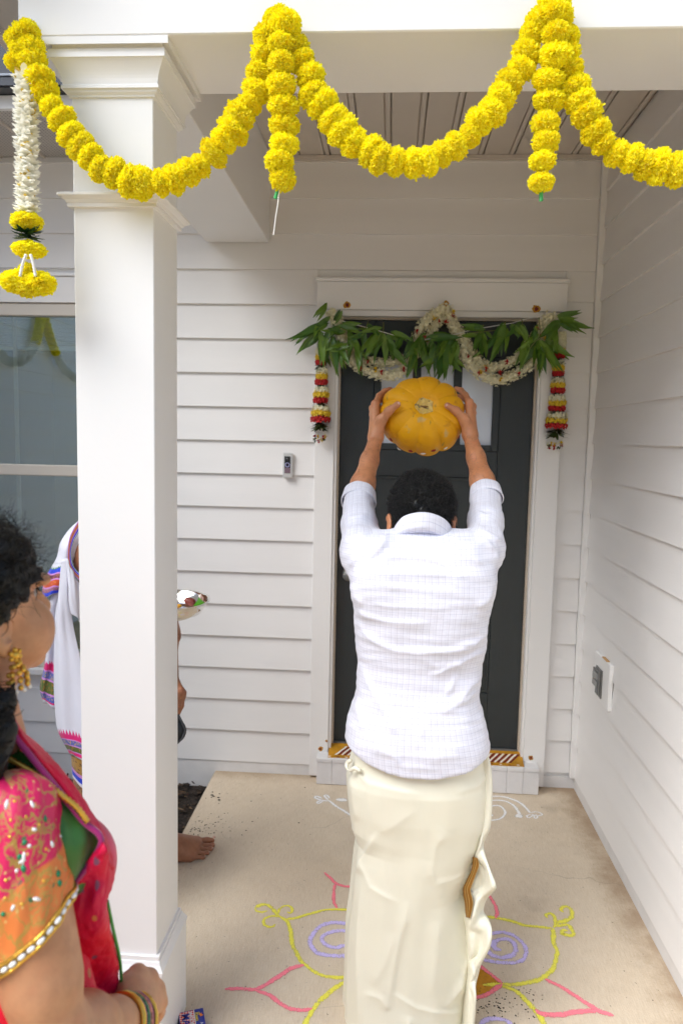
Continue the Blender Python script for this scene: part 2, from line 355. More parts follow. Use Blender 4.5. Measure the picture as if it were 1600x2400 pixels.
# column
CX, CY, CH = -.42, -1.653, .097
column = sub('column', label='square white porch column with stepped crown moulding')
zc = lambda py, off: float(onY(372, py, CY-CH-off)[2])
box('shaft', (CX-CH, CY-CH, .30), (CX+CH, CY+CH, ZB-.06), M_white, column, .002)
prof = [(zc(226, .005), .005), (zc(222, .006), .006), (zc(214, .012), .012), (zc(205, .014), .014), (zc(204.5, .018), .018), (zc(197, .018), .018), (zc(196.5, .014), .015)]
zt, zb_ = zc(132, .036), zc(196, .016)
for i in range(1, 9):
    a = i/8; prof.append((zb_+(zt-zb_)*a, .016+.020*(1-math.cos(a*1.57))**1.1))
prof += [(zt, .039), (zc(111, .039), .039), (zc(110.5, .03), .031), (zc(101, .031), .031), (zc(100.5, .05), .050), (ZB-.001, .050)]
loft_square('capital', CX, CY, CH, prof, M_white, column)
loft_square('astragal', CX, CY, CH, [(zc(485, .009), .006), (zc(484, .010), .010), (zc(475, .010), .010), (zc(474, .010), .013), (zc(466, .016), .016), (zc(458, .026), .025), (zc(455, .028), .028), (zc(450, .028), .028), (zc(449, .02), .020)], M_white, column)
zq = zc(2288, .020)
loft_square('base_cap', CX, CY, CH, [(zq, .021), (zq+.008, .0215), (zq+.022, .013), (zq+.030, .010), (zq+.0305, .007), (zq+.042, .007), (zq+.0425, .002)], M_white, column)
box('base', (CX-CH-.019, CY-CH-.019, .0), (CX+CH+.019, CY+CH+.019, zq-.001), M_white, column, .003)

# eave on the left of the porch: soffit, fascia, dark gutter; porch gable soffit above
eave = sub('eave', label='perforated soffit with white fascia and dark gutter left of the porch')
b = MB(); b.box((-2.66, -.51, 2.955), (-.632, -.001, 2.975)); b.build('soffit', M_perf, eave)
for i in range(9):
    x = -.78-i*.21; b = MB(); b.box((x, -.505, 2.947), (x+.012, -.002, 2.954)); b.build('soffit_rib', M_soffit, eave)
box('fascia', (-2.66, -.535, 2.945), (-.632, -.511, 2.996), M_white, eave)
b = MB(); b.box((-2.66, -.60, 2.998), (-.632, -.512, 3.16)); b.build('gutter', M_gutter, eave, bevel=.006); box('gutter_lip_highlight', (-2.66, -.606, 3.036), (-.632, -.601, 3.046), mat('gutter lip highlight', (.25, .28, .33), .4), eave, .002)  # pale strip paints the highlight along the gutter lip
b = MB(); b.add([(-2.66, -.60, 3.18), (-.632, -.60, 3.18), (-.632, 1.5, 4.1), (-2.66, 1.5, 4.1)], [(0, 1, 2, 3)]); b.build('roof', mat('roof shingle', (.03, .03, .033), .9, var=.3, vscale=30), eave)
b = MB(); b.box((-.95, -2.05, 2.88), (-.632, -1.0, 2.90)); b.build('gable_soffit', M_perf, eave)
box('gable_fascia', (-.985, -2.05, 2.858), (-.951, -.95, 2.91), M_soffit, eave)
b = MB(); b.box((-.95, -2.2, 3.36), (1.6, 1.2, 3.42)); b.build('porch_roof', MATS['roof shingle'], eave)  # unseen front overhang, its depth set to shade the beam face
# forward wing of the house on the left, mirrored in the window
wing = sub('wing_wall', label='lap siding wall of the forward wing on the left')
for k in range(-5, 16):
    z = 2.31-k*RS; x = -2.66; h = RS; y0, y1 = -5.6, -.006
    v = [(x+.006, y0, z), (x+.006, y1, z), (x-.004, y1, z+h+.006), (x-.004, y0, z+h+.006), (x-.02, y0, z), (x-.02, y1, z), (x-.02, y1, z+h+.006), (x-.02, y0, z+h+.006)]
    mesh('siding_board', v, [(0, 1, 2, 3), (5, 4, 7, 6), (1, 0, 4, 5), (3, 2, 6, 7), (0, 3, 7, 4), (2, 1, 5, 6)], M_sidingR, wing)
box('sheathing', (-2.9, -5.6, -.2), (-2.672, .1, 3.4), M_white, wing)

# ---- front door
frame_ = sub('door_frame', label='white casing round the front door')
box('casing', (CXL, -.030, .012), (-.016, .012, 2.262), M_white, frame_)
box('casing', (.929, -.030, .012), (CXR, .012, 2.257), M_white, frame_)
box('header', (CXL, -.032, 2.2635), (CXR, .012, 2.389), M_white, frame_)
box('header_cap', (CXL-.008, -.040, 2.390), (CXR+.008, .012, 2.407), M_white, frame_, .003)
box('jamb', (-.0155, -.022, .15), (-.003, .10, 2.262), M_white, frame_); box('jamb', (.917, -.022, .15), (.9285, .10, 2.262), M_white, frame_); box('jamb', (-.0155, -.021, 2.236), (.9285, .10, 2.2625), M_white, frame_)
box('weather_strip', (-.0028, .012, .16), (.006, .03, 2.235), M_strip, frame_, 0); box('weather_strip', (.908, .012, .16), (.9168, .03, 2.235), M_strip, frame_, 0); box('weather_strip', (.006, .012, 2.226), (.908, .03, 2.2355), M_strip, frame_, 0)
door = sub('front_door', label='near-black craftsman door with three small lights over two tall panels')
DY = .030
# stiles, rails and recessed panels built as separate pieces
xs = [.0065, .150, .165]; 
def dbox(n, x0, x1, z0, z1, y0=DY, y1=DY+.04, m=M_door, bv=.002): return box(n, (x0, y0, z0), (x1, y1, z1), m, door, bv)
dbox('stile', .0065, .165, .172, 2.2255); dbox('stile', .755, .9075, .172, 2.2255)
dbox('top_rail', .1655, .7545, 2.06, 2.2255); dbox('lock_rail', .1655, .7545, 1.497, 1.622); dbox('bottom_rail', .1655, .7545, .172, .446); dbox('mid_stile', .437, .525, .4465, 1.4965)
for x0, x1 in ((.1655, .4365), (.5255, .7545)):
    dbox('panel', x0, x1, .447, 1.4965, DY+.012, DY+.03); b = MB()
    for a in ((x0+.002, DY+.004, .449), ), : pass
    m_ = .014; b.box((x0, DY+.005, .447), (x0+m_, DY+.0118, 1.496)); b.box((x1-m_, DY+.005, .447), (x1, DY+.0118, 1.496)); b.box((x0+m_, DY+.005, .447), (x1-m_, DY+.0118, .447+m_)); b.box((x0+m_, DY+.005, 1.496-m_), (x1-m_, DY+.0118, 1.496)); b.build('panel_moulding', M_door, door, bevel=.002)
for x0, x1, n_ in ((.1655, .198, 0), (.346, .384, 1), (.538, .576, 1), (.722, .7545, 0)): dbox('muntin', x0, x1, 1.6225, 2.0595, DY-.006 if n_ == 0 else DY-.004, DY+.03)
dbox('light_frame', .198, .722, 1.6225, 1.652, DY-.006, DY+.03); dbox('light_frame', .198, .722, 2.03, 2.0595, DY-.006, DY+.03)
for x0, x1 in ((.198, .346), (.384, .538), (.576, .722)): dbox('pane', x0, x1, 1.652, 2.03, DY+.012, DY+.018, M_dglass, 0)
b = MB(); b.lathe((.065, DY-.002, 1.02), [(.0, -.0), (.032, 0), (.032, .008), (.014, .012), (.012, .04), (.026, .05), (.028, .066), (.018, .078), (0, .08)], 20, (0, -1, 0)); b.build('door_knob', M_grey, door, True)
b = MB(); b.lathe((.065, DY-.002, 1.19), [(0, 0), (.03, 0), (.03, .012), (.024, .018), (0, .018)], 20, (0, -1, 0)); b.build('dead_bolt', M_grey, door, True)
box('backing', (-.01, .085, .12), (.925, .11, 2.26), M_dark, door)
# ---- doorstep of painted bricks with a turmeric-painted sill
step = sub('doorstep', label='white painted brick doorstep under a turmeric-yellow sill')
n = 14; w = (.995+.066)/n
for i in range(n):
    x0 = -.066+i*w; dy = rnd.uniform(-.0015, .0015); b = MB(); b.box((x0+.0009, -.095+dy, .002), (x0+w-.0009, .01, .1125)); b.build('brick', M_brickw, step, bevel=.002)
    b = MB(); b.box((x0+.0007, -.099+dy, .1135), (x0+w-.0007, .01, .133)); b.build('brick', M_brickw, step, bevel=.002)
box('mortar', (-.064, -.0925, 0), (.993, .0, .131), M_brickw, step)
M_turm = mat('turmeric paste', (.50, .235, .008), .55, var=.3, vscale=25, bump=.3, bscale=120)
M_kum = mat('kumkum red', (.16, .012, .010), .7, var=.4, vscale=60); M_flour = mat('rice flour white', (.80, .76, .70), .85, var=.08, vscale=60)
v = [(-.012, -.085, .1345), (.925, -.085, .1345), (.925, .012, .165), (-.012, .012, .165), (-.012, .03, .165), (.925, .03, .165), (-.012, .03, .13), (.925, .03, .13), (-.012, -.085, .12), (.925, -.085, .12)]
mesh('sill', v, [(0, 1, 2, 3), (3, 2, 5, 4), (8, 9, 1, 0)], M_turm, step)
box('door_sweep', (.0, .014, .1655), (.913, .03, .1715), M_grey, step, 0)
sl = lambda y: .1345+(y+.085)/.097*.0305
def sillquad(x0, w_, m, y0=-.068, y1=-.008, slant=.05, lift=.0012):
    b = MB(); n = 6; vv = []
    for i in range(n+1):
        a = i/n; y = y0+(y1-y0)*a; j = rnd.uniform(-.0015, .0015)
        for s in (0, 1): vv.append((x0+slant*a+s*w_+j+rnd.uniform(-.001, .001), y, sl(y)+lift))
    b.add(vv, [(2*i, 2*i+1, 2*i+3, 2*i+2) for i in range(n)]); return b.build('painted_stripe', m, step)
for g0, g1 in ((.02, .155), (.23, .37), (.45, .59), (.725, .87)):
    x = g0
    while x < g1: sillquad(x, .010, M_flour); sillquad(x+.013, .012, M_kum, lift=.0016); x += .029
for i in range(46):
    x = -.005+i*.0205; s = rnd.uniform(.006, .0095); m = (M_flour, M_turm, M_kum, M_turm)[i % 4]; y = -.08+rnd.uniform(-.003, .003); k = 9
    vv = [(x+s*rnd.uniform(.7, 1.2)*math.cos(j*6.283/k), y+s*.6*rnd.uniform(.7, 1.2)*math.sin(j*6.283/k), .137+.0005*(i % 4)) for j in range(k)]+[(x, y, .139)]
    mesh('paste_dab', vv, [(j, (j+1) % k, k) for j in range(k)], m, step)
# turmeric dots with kumkum centres on the casing and header
def dab(px, py, r, parent, Y=-.0335):
    q = onY(px, py, Y); k = 14
    for rr, m, dy, j in ((r, M_turm, 0, .22), (r*.5, M_kum, -.0012, .35)):
        cx, cz = q[0]+rnd.uniform(-.2, .2)*(r-rr), q[2]+rnd.uniform(-.3, .3)*(r-rr)
        vv = [(cx+rr*rnd.uniform(1-j, 1+j)*math.cos(i*6.283/k), Y+dy+.0006, cz+rr*rnd.uniform(1-j, 1+j)*math.sin(i*6.283/k)) for i in range(k)]+[(cx, Y+dy-.001, cz)]
        mesh('turmeric_mark', vv, [(i, (i+1) % k, k) for i in range(k)], m, parent)
dab(813, 715, .016, frame_); dab(1045, 711, .013, frame_); dab(1256, 724, .018, frame_); dab(751, 1755, .012, frame_, -.0315); dab(1243, 1776, .012, frame_, -.0315); dab(765, 1737, .006, frame_, -.0315)

# ---- window
win = sub('window', label='grid window with raised white blind, reflecting siding and garlands')
WA, WB_, WG = -2.10, -1.06, .58
box('head_trim', (WX0, -.028, 2.283), (WX1, .012, 2.404), M_siding, win); box('head_cap', (WX0-.015, -.036, 2.405), (WX1+.015, .012, 2.418), M_white, win)
box('side_trim', (WX0, -.027, WZ0), (WA-.001, .012, 2.282), M_white, win); box('side_trim', (WB_+.001, -.027, WZ0), (WX1, .012, 2.282), M_white, win); box('sill', (WX0-.02, -.05, WZ0-.03), (WX1+.02, .012, WZ0-.001), M_white, win)
M_beige = mat('beige vinyl', (.62, .57, .50), .45, bump=.03)
box('frame', (WA, -.018, 2.222), (WB_, .05, 2.281), M_beige, win, .004); box('frame', (WA, -.018, WZ0), (WB_, .05, WG), M_beige, win, .004); box('frame', (WA, -.017, WG+.001), (WA+.05, .05, 2.221), M_beige, win, .004); box('frame', (WB_-.05, -.017, WG+.001), (WB_, .05, 2.221), M_beige, win, .004)
box('meeting_rail', (WA+.051, -.016, 1.458), (WB_-.051, .05, 1.512), M_beige, win, .004)
M_grid = mat('window grid', (.50, .49, .42), .5)
box('grid_bar', (-1.586, .014, 1.513), (-1.568, .024, 2.221), M_grid, win); box('grid_bar', (-1.586, .020, WG+.001), (-1.568, .030, 1.457), M_grid, win)
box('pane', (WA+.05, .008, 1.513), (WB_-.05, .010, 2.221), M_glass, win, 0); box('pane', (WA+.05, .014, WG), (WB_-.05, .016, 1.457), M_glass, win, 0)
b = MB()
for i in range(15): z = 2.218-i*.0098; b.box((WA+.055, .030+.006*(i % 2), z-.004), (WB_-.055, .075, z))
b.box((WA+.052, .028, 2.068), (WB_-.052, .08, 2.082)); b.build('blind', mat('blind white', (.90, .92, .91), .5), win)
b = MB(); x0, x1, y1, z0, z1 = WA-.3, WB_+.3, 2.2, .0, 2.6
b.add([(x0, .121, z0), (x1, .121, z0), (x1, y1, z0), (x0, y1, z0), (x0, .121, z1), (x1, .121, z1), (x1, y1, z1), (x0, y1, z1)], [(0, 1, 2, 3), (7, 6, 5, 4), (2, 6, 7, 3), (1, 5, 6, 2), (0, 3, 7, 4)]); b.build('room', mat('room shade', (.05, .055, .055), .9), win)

# ---- fittings on the walls
bell = thing('doorbell', 'silver and black video doorbell on the siding left of the door', 'doorbell', (-.235, -.02, 1.537))
M_satin = mat('satin silver', (.72, .73, .74), .3, metal=.55)
box('body', (-.258, -.026, 1.478), (-.212, -.006, 1.597), M_satin, bell, .004); box('face', (-.2495, -.0275, 1.500), (-.2215, -.0262, 1.580), M_black, bell, 0)
b = MB(); b.lathe((-.2355, -.0276, 1.566), [(0, .003), (.006, .003), (.008, .001), (.008, 0)], 18, (0, -1, 0)); b.build('lens', mat('lens', (.02, .02, .025), .05, coat=1), bell, True)
b = MB(); b.lathe((-.2355, -.0276, 1.540), [(.0082, 0), (.0082, .0015), (.0112, .0015), (.0112, 0)], 24, (0, -1, 0)); b.build('button_ring', mat('ring lilac', (.45, .45, .75), .3), bell)
b = MB(); b.lathe((-.2355, -.0276, 1.540), [(0, .002), (.007, .002), (.008, .0)], 24, (0, -1, 0)); b.build('button', mat('button dark', (.03, .03, .05), .25), bell)
box('lower_plate', (-.2490, -.0285, 1.501), (-.2220, -.0277, 1.526), mat('mauve plate', (.20, .13, .16), .4), bell, 0)

ebox = thing('outlet_box', 'white mounting block with open grey outlet on the side wall', 'outlet', (XR, -.41, .575))
box('mounting_block', (XR-.020, -.520, .578), (XR-.003, -.300, .772), M_white, ebox, .003)
b = MB(); b.box((XR-.026, -.432, .600), (XR-.0205, -.345, .722)); b.box((XR-.030, -.40, .630), (XR-.0205, -.315, .705)); b.build('outlet_plate', M_grey, ebox, bevel=.002)
for z in (.640, .672): box('receptacle', (XR-.040, -.405, z), (XR-.0305, -.345, z+.026), mat('outlet grey', (.30, .30, .29), .5), ebox, .003)
box('latch', (XR-.036, -.425, .612), (XR-.0265, -.408, .716), M_grey, ebox, .002)
box('wood_sliver', (XR-.019, -.47, .7725), (XR-.006, -.40, .7755), mat('raw wood', (.55, .33, .13), .7), ebox, 0)

# neighbouring house across the street: seen only as reflections in the glass
nb = thing('neighbour_house', 'white sided house across the street with grey roof', 'house', (4, -27, -.2))
b = MB(); b.box((-5, -34, -.2), (14, -27, 5.6)); b.build('wall', M_siding, nb)
b = MB(); b.add([(-5.6, -26.4, 5.4), (14.6, -26.4, 5.4), (14.6, -30.5, 8.2), (-5.6, -30.5, 8.2), (-5.6, -34.6, 5.4), (14.6, -34.6, 5.4)], [(0, 1, 2, 3), (3, 2, 5, 4), (0, 3, 4), (1, 5, 2)]); b.build('roof', MATS['roof shingle'], nb)
for x in (-3.4, .2, 4.2, 8.2, 11.6):
    for z in (.9, 3.6):
        w_ = box('window', (x-.75, -27.0, z-.75), (x+.75, -26.93, z+.9), M_white, nb); box('pane', (x-.62, -26.94, z-.62), (x+.62, -26.91, z+.77), M_dark, w_)
# ================================================================== chalk drawings on the concrete
def chalk_mat(name, col, dens=.62):
    t = NT(name); co = t.coords(); n = t.noise(co, 210, 5, .85); n2 = t.noise(t.coords(scale=(90, 8, 1)), 5, 3)
    t.b.inputs['Base Color'].default_value = (*col, 1); t.b.inputs['Roughness'].default_value = .95; t.b.inputs['Specular IOR Level'].default_value = .1
    tc = t.n('TexCoord'); sx = t.n('SeparateXYZ'); t.l(tc.outputs['UV'], sx.inputs[0]); e = t.math('POWER', t.math('ABSOLUTE', t.math('SUBTRACT', t.math('MULTIPLY', sx.outputs[0], 2), 1)), 2.2); big = t.noise(co, 38, 3, .6); hgt = t.math('SUBTRACT', t.math('ADD', t.math('ADD', n, t.math('MULTIPLY', n2, .5)), t.math('MULTIPLY', big, .5)), t.math('MULTIPLY', e, .42)); a = t.rng(hgt, dens, dens+.22, .0, .92); t.l(a, t.b.inputs['Alpha']); return t.m
C_yel = chalk_mat('yellow chalk', (.82, .76, .10), .73); C_pink = chalk_mat('pink chalk', (.95, .24, .30), .69); C_pur = chalk_mat('lilac chalk', (.60, .52, .88), .72); C_whi = chalk_mat('white chalk', (.88, .87, .86), .62)
C_org = mat('orange powder', (.50, .22, .010), .9, var=.2, vscale=60)
ZL = [.0012]
def stroke(par, name, pts, wpx, m, org=None):
    sc = 2.529; P = [onZ(org[0]+x/sc, org[1]+y/sc, 0)[:2] for x, y in pts] if org else [onZ(x, y, 0)[:2] for x, y in pts]
    L = sum(np.linalg.norm(P[i+1]-P[i]) for i in range(len(P)-1)); n = max(8, int(L/.006)); Q = spline(P, n); w = wpx*.00098
    ph = rnd.uniform(0, 9); v = []; z = ZL[0]; ZL[0] += .00003
    for i in range(n):
        t_ = unit(Q[min(i+1, n-1)]-Q[max(i-1, 0)]); nrm = A(-t_[1], t_[0]); e = min(1, .35+min(i, n-1-i)*.3)
        for s in (-1, 1): p = Q[i]+nrm*s*w*.5*e*(1+.08*math.sin(i*.45+ph+s)+.10*math.sin(i*.13+ph*2)+rnd.uniform(-.08, .08)); v.append((p[0], p[1], z))
    return mesh(name, v, [(2*i, 2*i+1, 2*i+3, 2*i+2) for i in range(n-1)], m, par, False, [(k % 2, k//2/n) for k in range(2*n)])
LO, RO = (380, 1720), (980, 1720)
rg = thing('chalk_flower', 'large yellow, pink and lilac chalk flower pattern drawn on the porch floor', 'chalk drawing', tuple(onZ(1000, 2250, .003)))
S_ = lambda n, p, w, m, o: stroke(rg, n, p, w, m, o)
YL = 'yellow_line'
S_(YL, [(735, 1102), (800, 1090), (870, 1070), (940, 1050), (1030, 1042), (1115, 1046), (1250, 1062), (1400, 1070), (1560, 1070), (1750, 1075), (1918, 1084)], 19, C_yel, LO)
S_(YL, [(550, 1035), (580, 1015), (620, 1015), (650, 1035), (690, 1080), (740, 1115), (760, 1170), (770, 1240), (800, 1310), (840, 1365), (900, 1410), (970, 1440), (1075, 1447), (1180, 1452)], 21, C_yel, LO)
S_(YL, [(550, 1035), (560, 1050), (590, 1058), (625, 1050)], 17, C_yel, LO); S_(YL, [(690, 1070), (695, 1040), (725, 1022), (760, 1025), (772, 1045), (760, 1064), (740, 1056)], 16, C_yel, LO); S_(YL, [(700, 1085), (650, 1082), (610, 1095), (600, 1120), (620, 1140), (650, 1145), (672, 1130)], 17, C_yel, LO)
S_(YL, [(1160, 1455), (1075, 1480), (1010, 1520), (940, 1580), (890, 1640), (860, 1690), (845, 1740), (850, 1820), (900, 1900)], 24, C_yel, LO)
S_(YL, [(400, 1085), (480, 1095), (560, 1115), (650, 1140), (790, 1152)], 22, C_yel, RO); S_(YL, [(795, 1155), (800, 1230), (820, 1300), (800, 1380), (750, 1440), (650, 1475), (560, 1488), (495, 1487), (380, 1490)], 24, C_yel, RO)
S_(YL, [(800, 1150), (830, 1120), (870, 1110), (910, 1080), (900, 1040), (870, 1025), (842, 1042), (860, 1060)], 24, C_yel, RO); S_(YL, [(812, 1135), (803, 1085), (780, 1066), (755, 1074), (765, 1093)], 22, C_yel, RO); S_(YL, [(820, 1145), (880, 1132), (905, 1160), (913, 1193), (850, 1188), (862, 1164), (885, 1172)], 22, C_yel, RO)
S_(YL, [(480, 1487), (570, 1525), (640, 1585), (690, 1640), (730, 1700), (750, 1760), (740, 1850), (680, 1920)], 26, C_yel, RO)
PK = 'pink_line'
S_(PK, [(962, 823), (1000, 860), (1030, 888), (1080, 905), (1135, 910), (1260, 930)], 17, C_pink, LO); S_(PK, [(1025, 890), (1015, 960), (1020, 1000), (1036, 1036)], 18, C_pink, LO)
S_(PK, [(372, 1515), (450, 1512), (530, 1518), (570, 1510), (630, 1480), (700, 1435), (760, 1395), (840, 1370)], 20, C_pink, LO); S_(PK, [(545, 1517), (640, 1555), (700, 1600), (760, 1632), (830, 1640), (890, 1628)], 18, C_pink, LO)
S_(PK, [(300, 920), (370, 930), (420, 965), (450, 1010), (465, 1060), (460, 1095)], 19, C_pink, RO); S_(PK, [(300, 1345), (365, 1380), (420, 1420), (497, 1483)], 19, C_pink, RO); S_(PK, [(290, 1550), (345, 1562), (410, 1545), (460, 1510), (495, 1486)], 20, C_pink, RO)
S_(PK, [(750, 1455), (830, 1495), (920, 1550), (1010, 1610), (1060, 1640), (1157, 1673)], 22, C_pink, RO); S_(PK, [(690, 1635), (740, 1665), (820, 1668), (900, 1655), (980, 1648), (1060, 1640)], 24, C_pink, RO)
PU = 'lilac_spiral'
S_(PU, [(1150, 1145), (1095, 1130), (1010, 1120), (930, 1150), (885, 1200), (880, 1250), (910, 1295), (980, 1315), (1080, 1318), (1160, 1300)], 24, C_pur, LO); S_(PU, [(1150, 1200), (1090, 1172), (1020, 1172), (960, 1195), (945, 1225), (970, 1255), (1030, 1268), (1090, 1252)], 24, C_pur, LO)
S_(PU, [(380, 1200), (435, 1185), (500, 1180), (570, 1200), (620, 1250), (638, 1300), (610, 1345), (540, 1362), (470, 1355), (360, 1338)], 22, C_pur, RO); S_(PU, [(380, 1265), (410, 1290), (440, 1315), (500, 1330), (560, 1310), (577, 1270), (550, 1230), (500, 1218), (455, 1230), (440, 1255), (460, 1275), (492, 1283)], 26, C_pur, RO)
S_(PU, [(360, 1725), (420, 1692), (480, 1690), (535, 1715), (560, 1770), (500, 1820)], 24, C_pur, RO)
pp = [onZ(980+x/2.529, 1720+y/2.529, 0) for x, y in ((250, 1370), (330, 1365), (425, 1428), (488, 1484), (430, 1532), (345, 1552), (260, 1540))]; mesh('orange_fill', [(p[0], p[1], .0009) for p in pp], [tuple(range(7))], C_org, rg)
wd = thing('chalk_scroll', 'white chalk scrolls drawn on the concrete just before the doorstep', 'chalk drawing', tuple(onZ(1000, 1890, .003)))
W_ = lambda p, w, o: stroke(wd, 'white_line', p, w, C_whi, o)
W_([(985, 395), (1030, 430), (1095, 470), (1180, 520), (1300, 540)], 18, LO); W_([(985, 400), (940, 395), (905, 380), (915, 372), (950, 385)], 15, LO); W_([(985, 395), (960, 370), (975, 365), (993, 385)], 13, LO); W_([(950, 395), (920, 405), (925, 415), (955, 400)], 12, LO); W_([(1030, 392), (1060, 393), (1095, 398)], 38, LO)
W_([(330, 385), (430, 373), (500, 375), (570, 395), (620, 425), (662, 472)], 17, RO); W_([(330, 420), (430, 398), (510, 400), (560, 425), (590, 460), (597, 485)], 17, RO); W_([(585, 478), (608, 500)], 46, RO); W_([(380, 440), (430, 430), (480, 430), (512, 460), (502, 492), (470, 510), (420, 513), (380, 500)], 15, RO)
W_([(660, 470), (700, 465), (735, 480), (700, 488), (665, 478)], 11, RO); W_([(662, 478), (640, 490), (655, 500), (680, 482)], 11, RO); W_([(680, 480), (690, 505), (705, 495), (690, 478)], 10, RO); W_([(420, 478), (440, 490)], 22, RO)

# ================================================================== marigold garlands over the porch beam
M_mari = mat('marigold yellow', (1, .94, .012), .65, var=.05, vscale=40, sheen=.3, objvar=.03, trans=.42)
M_mari2 = mat('marigold deep', (1, .86, .010), .65, var=.05, vscale=40, objvar=.05, trans=.25)
def pompom(seed, n=900, frill=.2):
    r = np.random.RandomState(seed); v = []; f = []
    for i in range(n):
        d = unit(r.normal(size=3)); d[2] *= .86; s = unit(np.cross(d, r.normal(size=3))); u = np.cross(d, s); R = r.uniform(.78, 1.0)+.10*r.rand()**4; w = r.uniform(.055, .115); k = len(v); base = d*.25; bend = u*r.uniform(-.18, .18)
        v += [base-s*w*.3, base+s*w*.3, d*R*.68-s*w*.75+bend*.5, d*R*.68+s*w*.75+bend*.5, d*R*.97-s*w+bend+u*r.uniform(-frill, frill)*.6, d*R+bend*1.1+u*r.uniform(-frill, frill)*.3+s*w*r.uniform(-.3, .3), d*R*.96+s*w+bend+u*r.uniform(-frill, frill)*.6]
        f += [(k, k+1, k+3, k+2), (k+2, k+3, k+6, k+5, k+4)]
    nf = len(f); k = len(v)
    for j in range(7):
        for i in range(10): ph = math.pi*(j+.5)/7; th = i*.6283; v.append(A(math.sin(ph)*math.cos(th), math.sin(ph)*math.sin(th), math.cos(ph))*.76)
    f += [(k+j*10+i, k+(j+1)*10+i, k+(j+1)*10+(i+1) % 10, k+j*10+(i+1) % 10) for j in range(6) for i in range(10)]
    me = bpy.data.meshes.new('marigold'); me.from_pydata([tuple(x) for x in v], [], f); me.materials.append(M_mari); me.materials.append(M_mari2)
    me.polygons.foreach_set('material_index', np.r_[np.repeat((r.rand(n) < .22).astype(np.int32), 2), np.zeros(len(f)-nf, np.int32)]); return me
POM = [pompom(s) for s in range(5)]
M_string = mat('white string', (.8, .79, .76), .8); M_green_tag = mat('green ribbon', (.04, .40, .10), .4)
def px3(pts, Y): return [onY(x, y, Y) for x, y in pts]
def marigolds(name, label, pts, Y=-1.838, step=.034, r=.0340, group='marigold garlands on the porch beam', flat=.9):
    P = [onY(p[0], p[1], Y if len(p) < 3 else p[2]) for p in pts]; L = sum(np.linalg.norm(P[i+1]-P[i]) for i in range(len(P)-1)); n = max(3, int(round(L/step))+1); Q = spline(P, n)
    g = thing(name, label, 'garland', tuple(Q[0]), group)
    b = MB(); b.tube(spline(P, n*2), .003, 5); b.build('string', M_string, g)
    for i in range(n):
        t_ = Q[min(i+1, n-1)]-Q[max(i-1, 0)]; rr = r*rnd.uniform(.86, 1.13); q = Q[i]+np.array([rnd.uniform(-.005, .005), rnd.uniform(-.005, .002), rnd.uniform(-.005, .005)])
        o = inst('marigold', POM[rnd.randrange(5)], frame(t_, (rnd.uniform(-1, 1), rnd.uniform(-1, 1), rnd.uniform(-1, 1)), q) @ Matrix.Diagonal((rr*rnd.uniform(.93, 1.08), rr*rnd.uniform(.93, 1.08), rr*flat*rnd.uniform(.85, 1.15), 1)), g)
    return g
swag1 = [(54, 78), (75, 124), (92, 176), (110, 220), (131, 265), (158, 303), (187, 341), (218, 378), (257, 403), (297, 422), (342, 433), (387, 427), (429, 408), (467, 388), (503, 360), (531, 321), (559, 283), (584, 242), (602, 196), (612, 153), (625, 107), (648, 60)]
g = marigolds('marigold_swag', 'yellow marigold swag drooping across the column, left end on the beam corner', swag1)
for x, y in ((38, 95), (70, 70), (48, 118), (38, 148), (60, 150)): inst('marigold', POM[rnd.randrange(5)], frame((rnd.random(), 0, 1), (0, 1, 0), onY(x, y, -1.842)) @ Matrix.Diagonal((.027, .027, .025, 1)), g)
box('hook', tuple(onY(66, 62, -1.812)-A(.006, .004, .012)), tuple(onY(66, 62, -1.812)+A(.012, .011, .016)), mat('clear hook', (.85, .85, .87), .2), g)
swag2 = [(650, 50), (672, 87), (698, 130), (718, 173), (738, 217), (768, 258), (796, 300), (826, 330), (864, 354), (899, 374), (938, 386), (984, 380), (1024, 365), (1070, 342), (1111, 306), (1139, 270), (1170, 235), (1198, 196), (1221, 153), (1239, 107), (1262, 62), (1295, 22)]
marigolds('marigold_swag', 'yellow marigold swag hanging between the two bunched hooks in mid porch', swag2)
swag3 = [(1305, 15), (1318, 82), (1331, 143), (1346, 204), (1366, 245), (1387, 291), (1412, 327), (1448, 357), (1489, 380), (1530, 390), (1575, 397), (1640, 392), (1700, 365), (1745, 320), (1790, 250), (1820, 170)]
marigolds('marigold_swag', 'yellow marigold swag running off to the right side of the porch', swag3)
h1 = marigolds('marigold_drop', 'short yellow marigold string hanging straight down with white thread end', [(663, 60, -1.86), (661, 128, -1.865), (663, 185, -1.86), (663, 230, -1.85), (663, 281), (662, 329), (659, 378), (661, 424)], r=.0345, step=.042)
h2 = marigolds('marigold_drop', 'short yellow marigold string hanging straight down right of the pumpkin', [(1300, 30, -1.86), (1299, 85, -1.865), (1296, 133, -1.86), (1290, 184, -1.85), (1285, 235), (1280, 281), (1277, 327), (1274, 378), (1271, 430)], r=.0345, step=.042)
b = MB(); b.tube(px3([(655, 440), (651, 480), (646, 510), (641, 551)], -1.835), .0013, 5); b.build('loose_thread', M_string, h1)
b = MB(); b.tube(px3([(652, 440), (645, 466)], -1.833), .004, 5); b.build('ribbon_end', M_green_tag, h1); b = MB(); b.tube(px3([(1267, 440), (1267, 471)], -1.833), .0045, 6); b.build('ribbon_end', M_green_tag, h2)

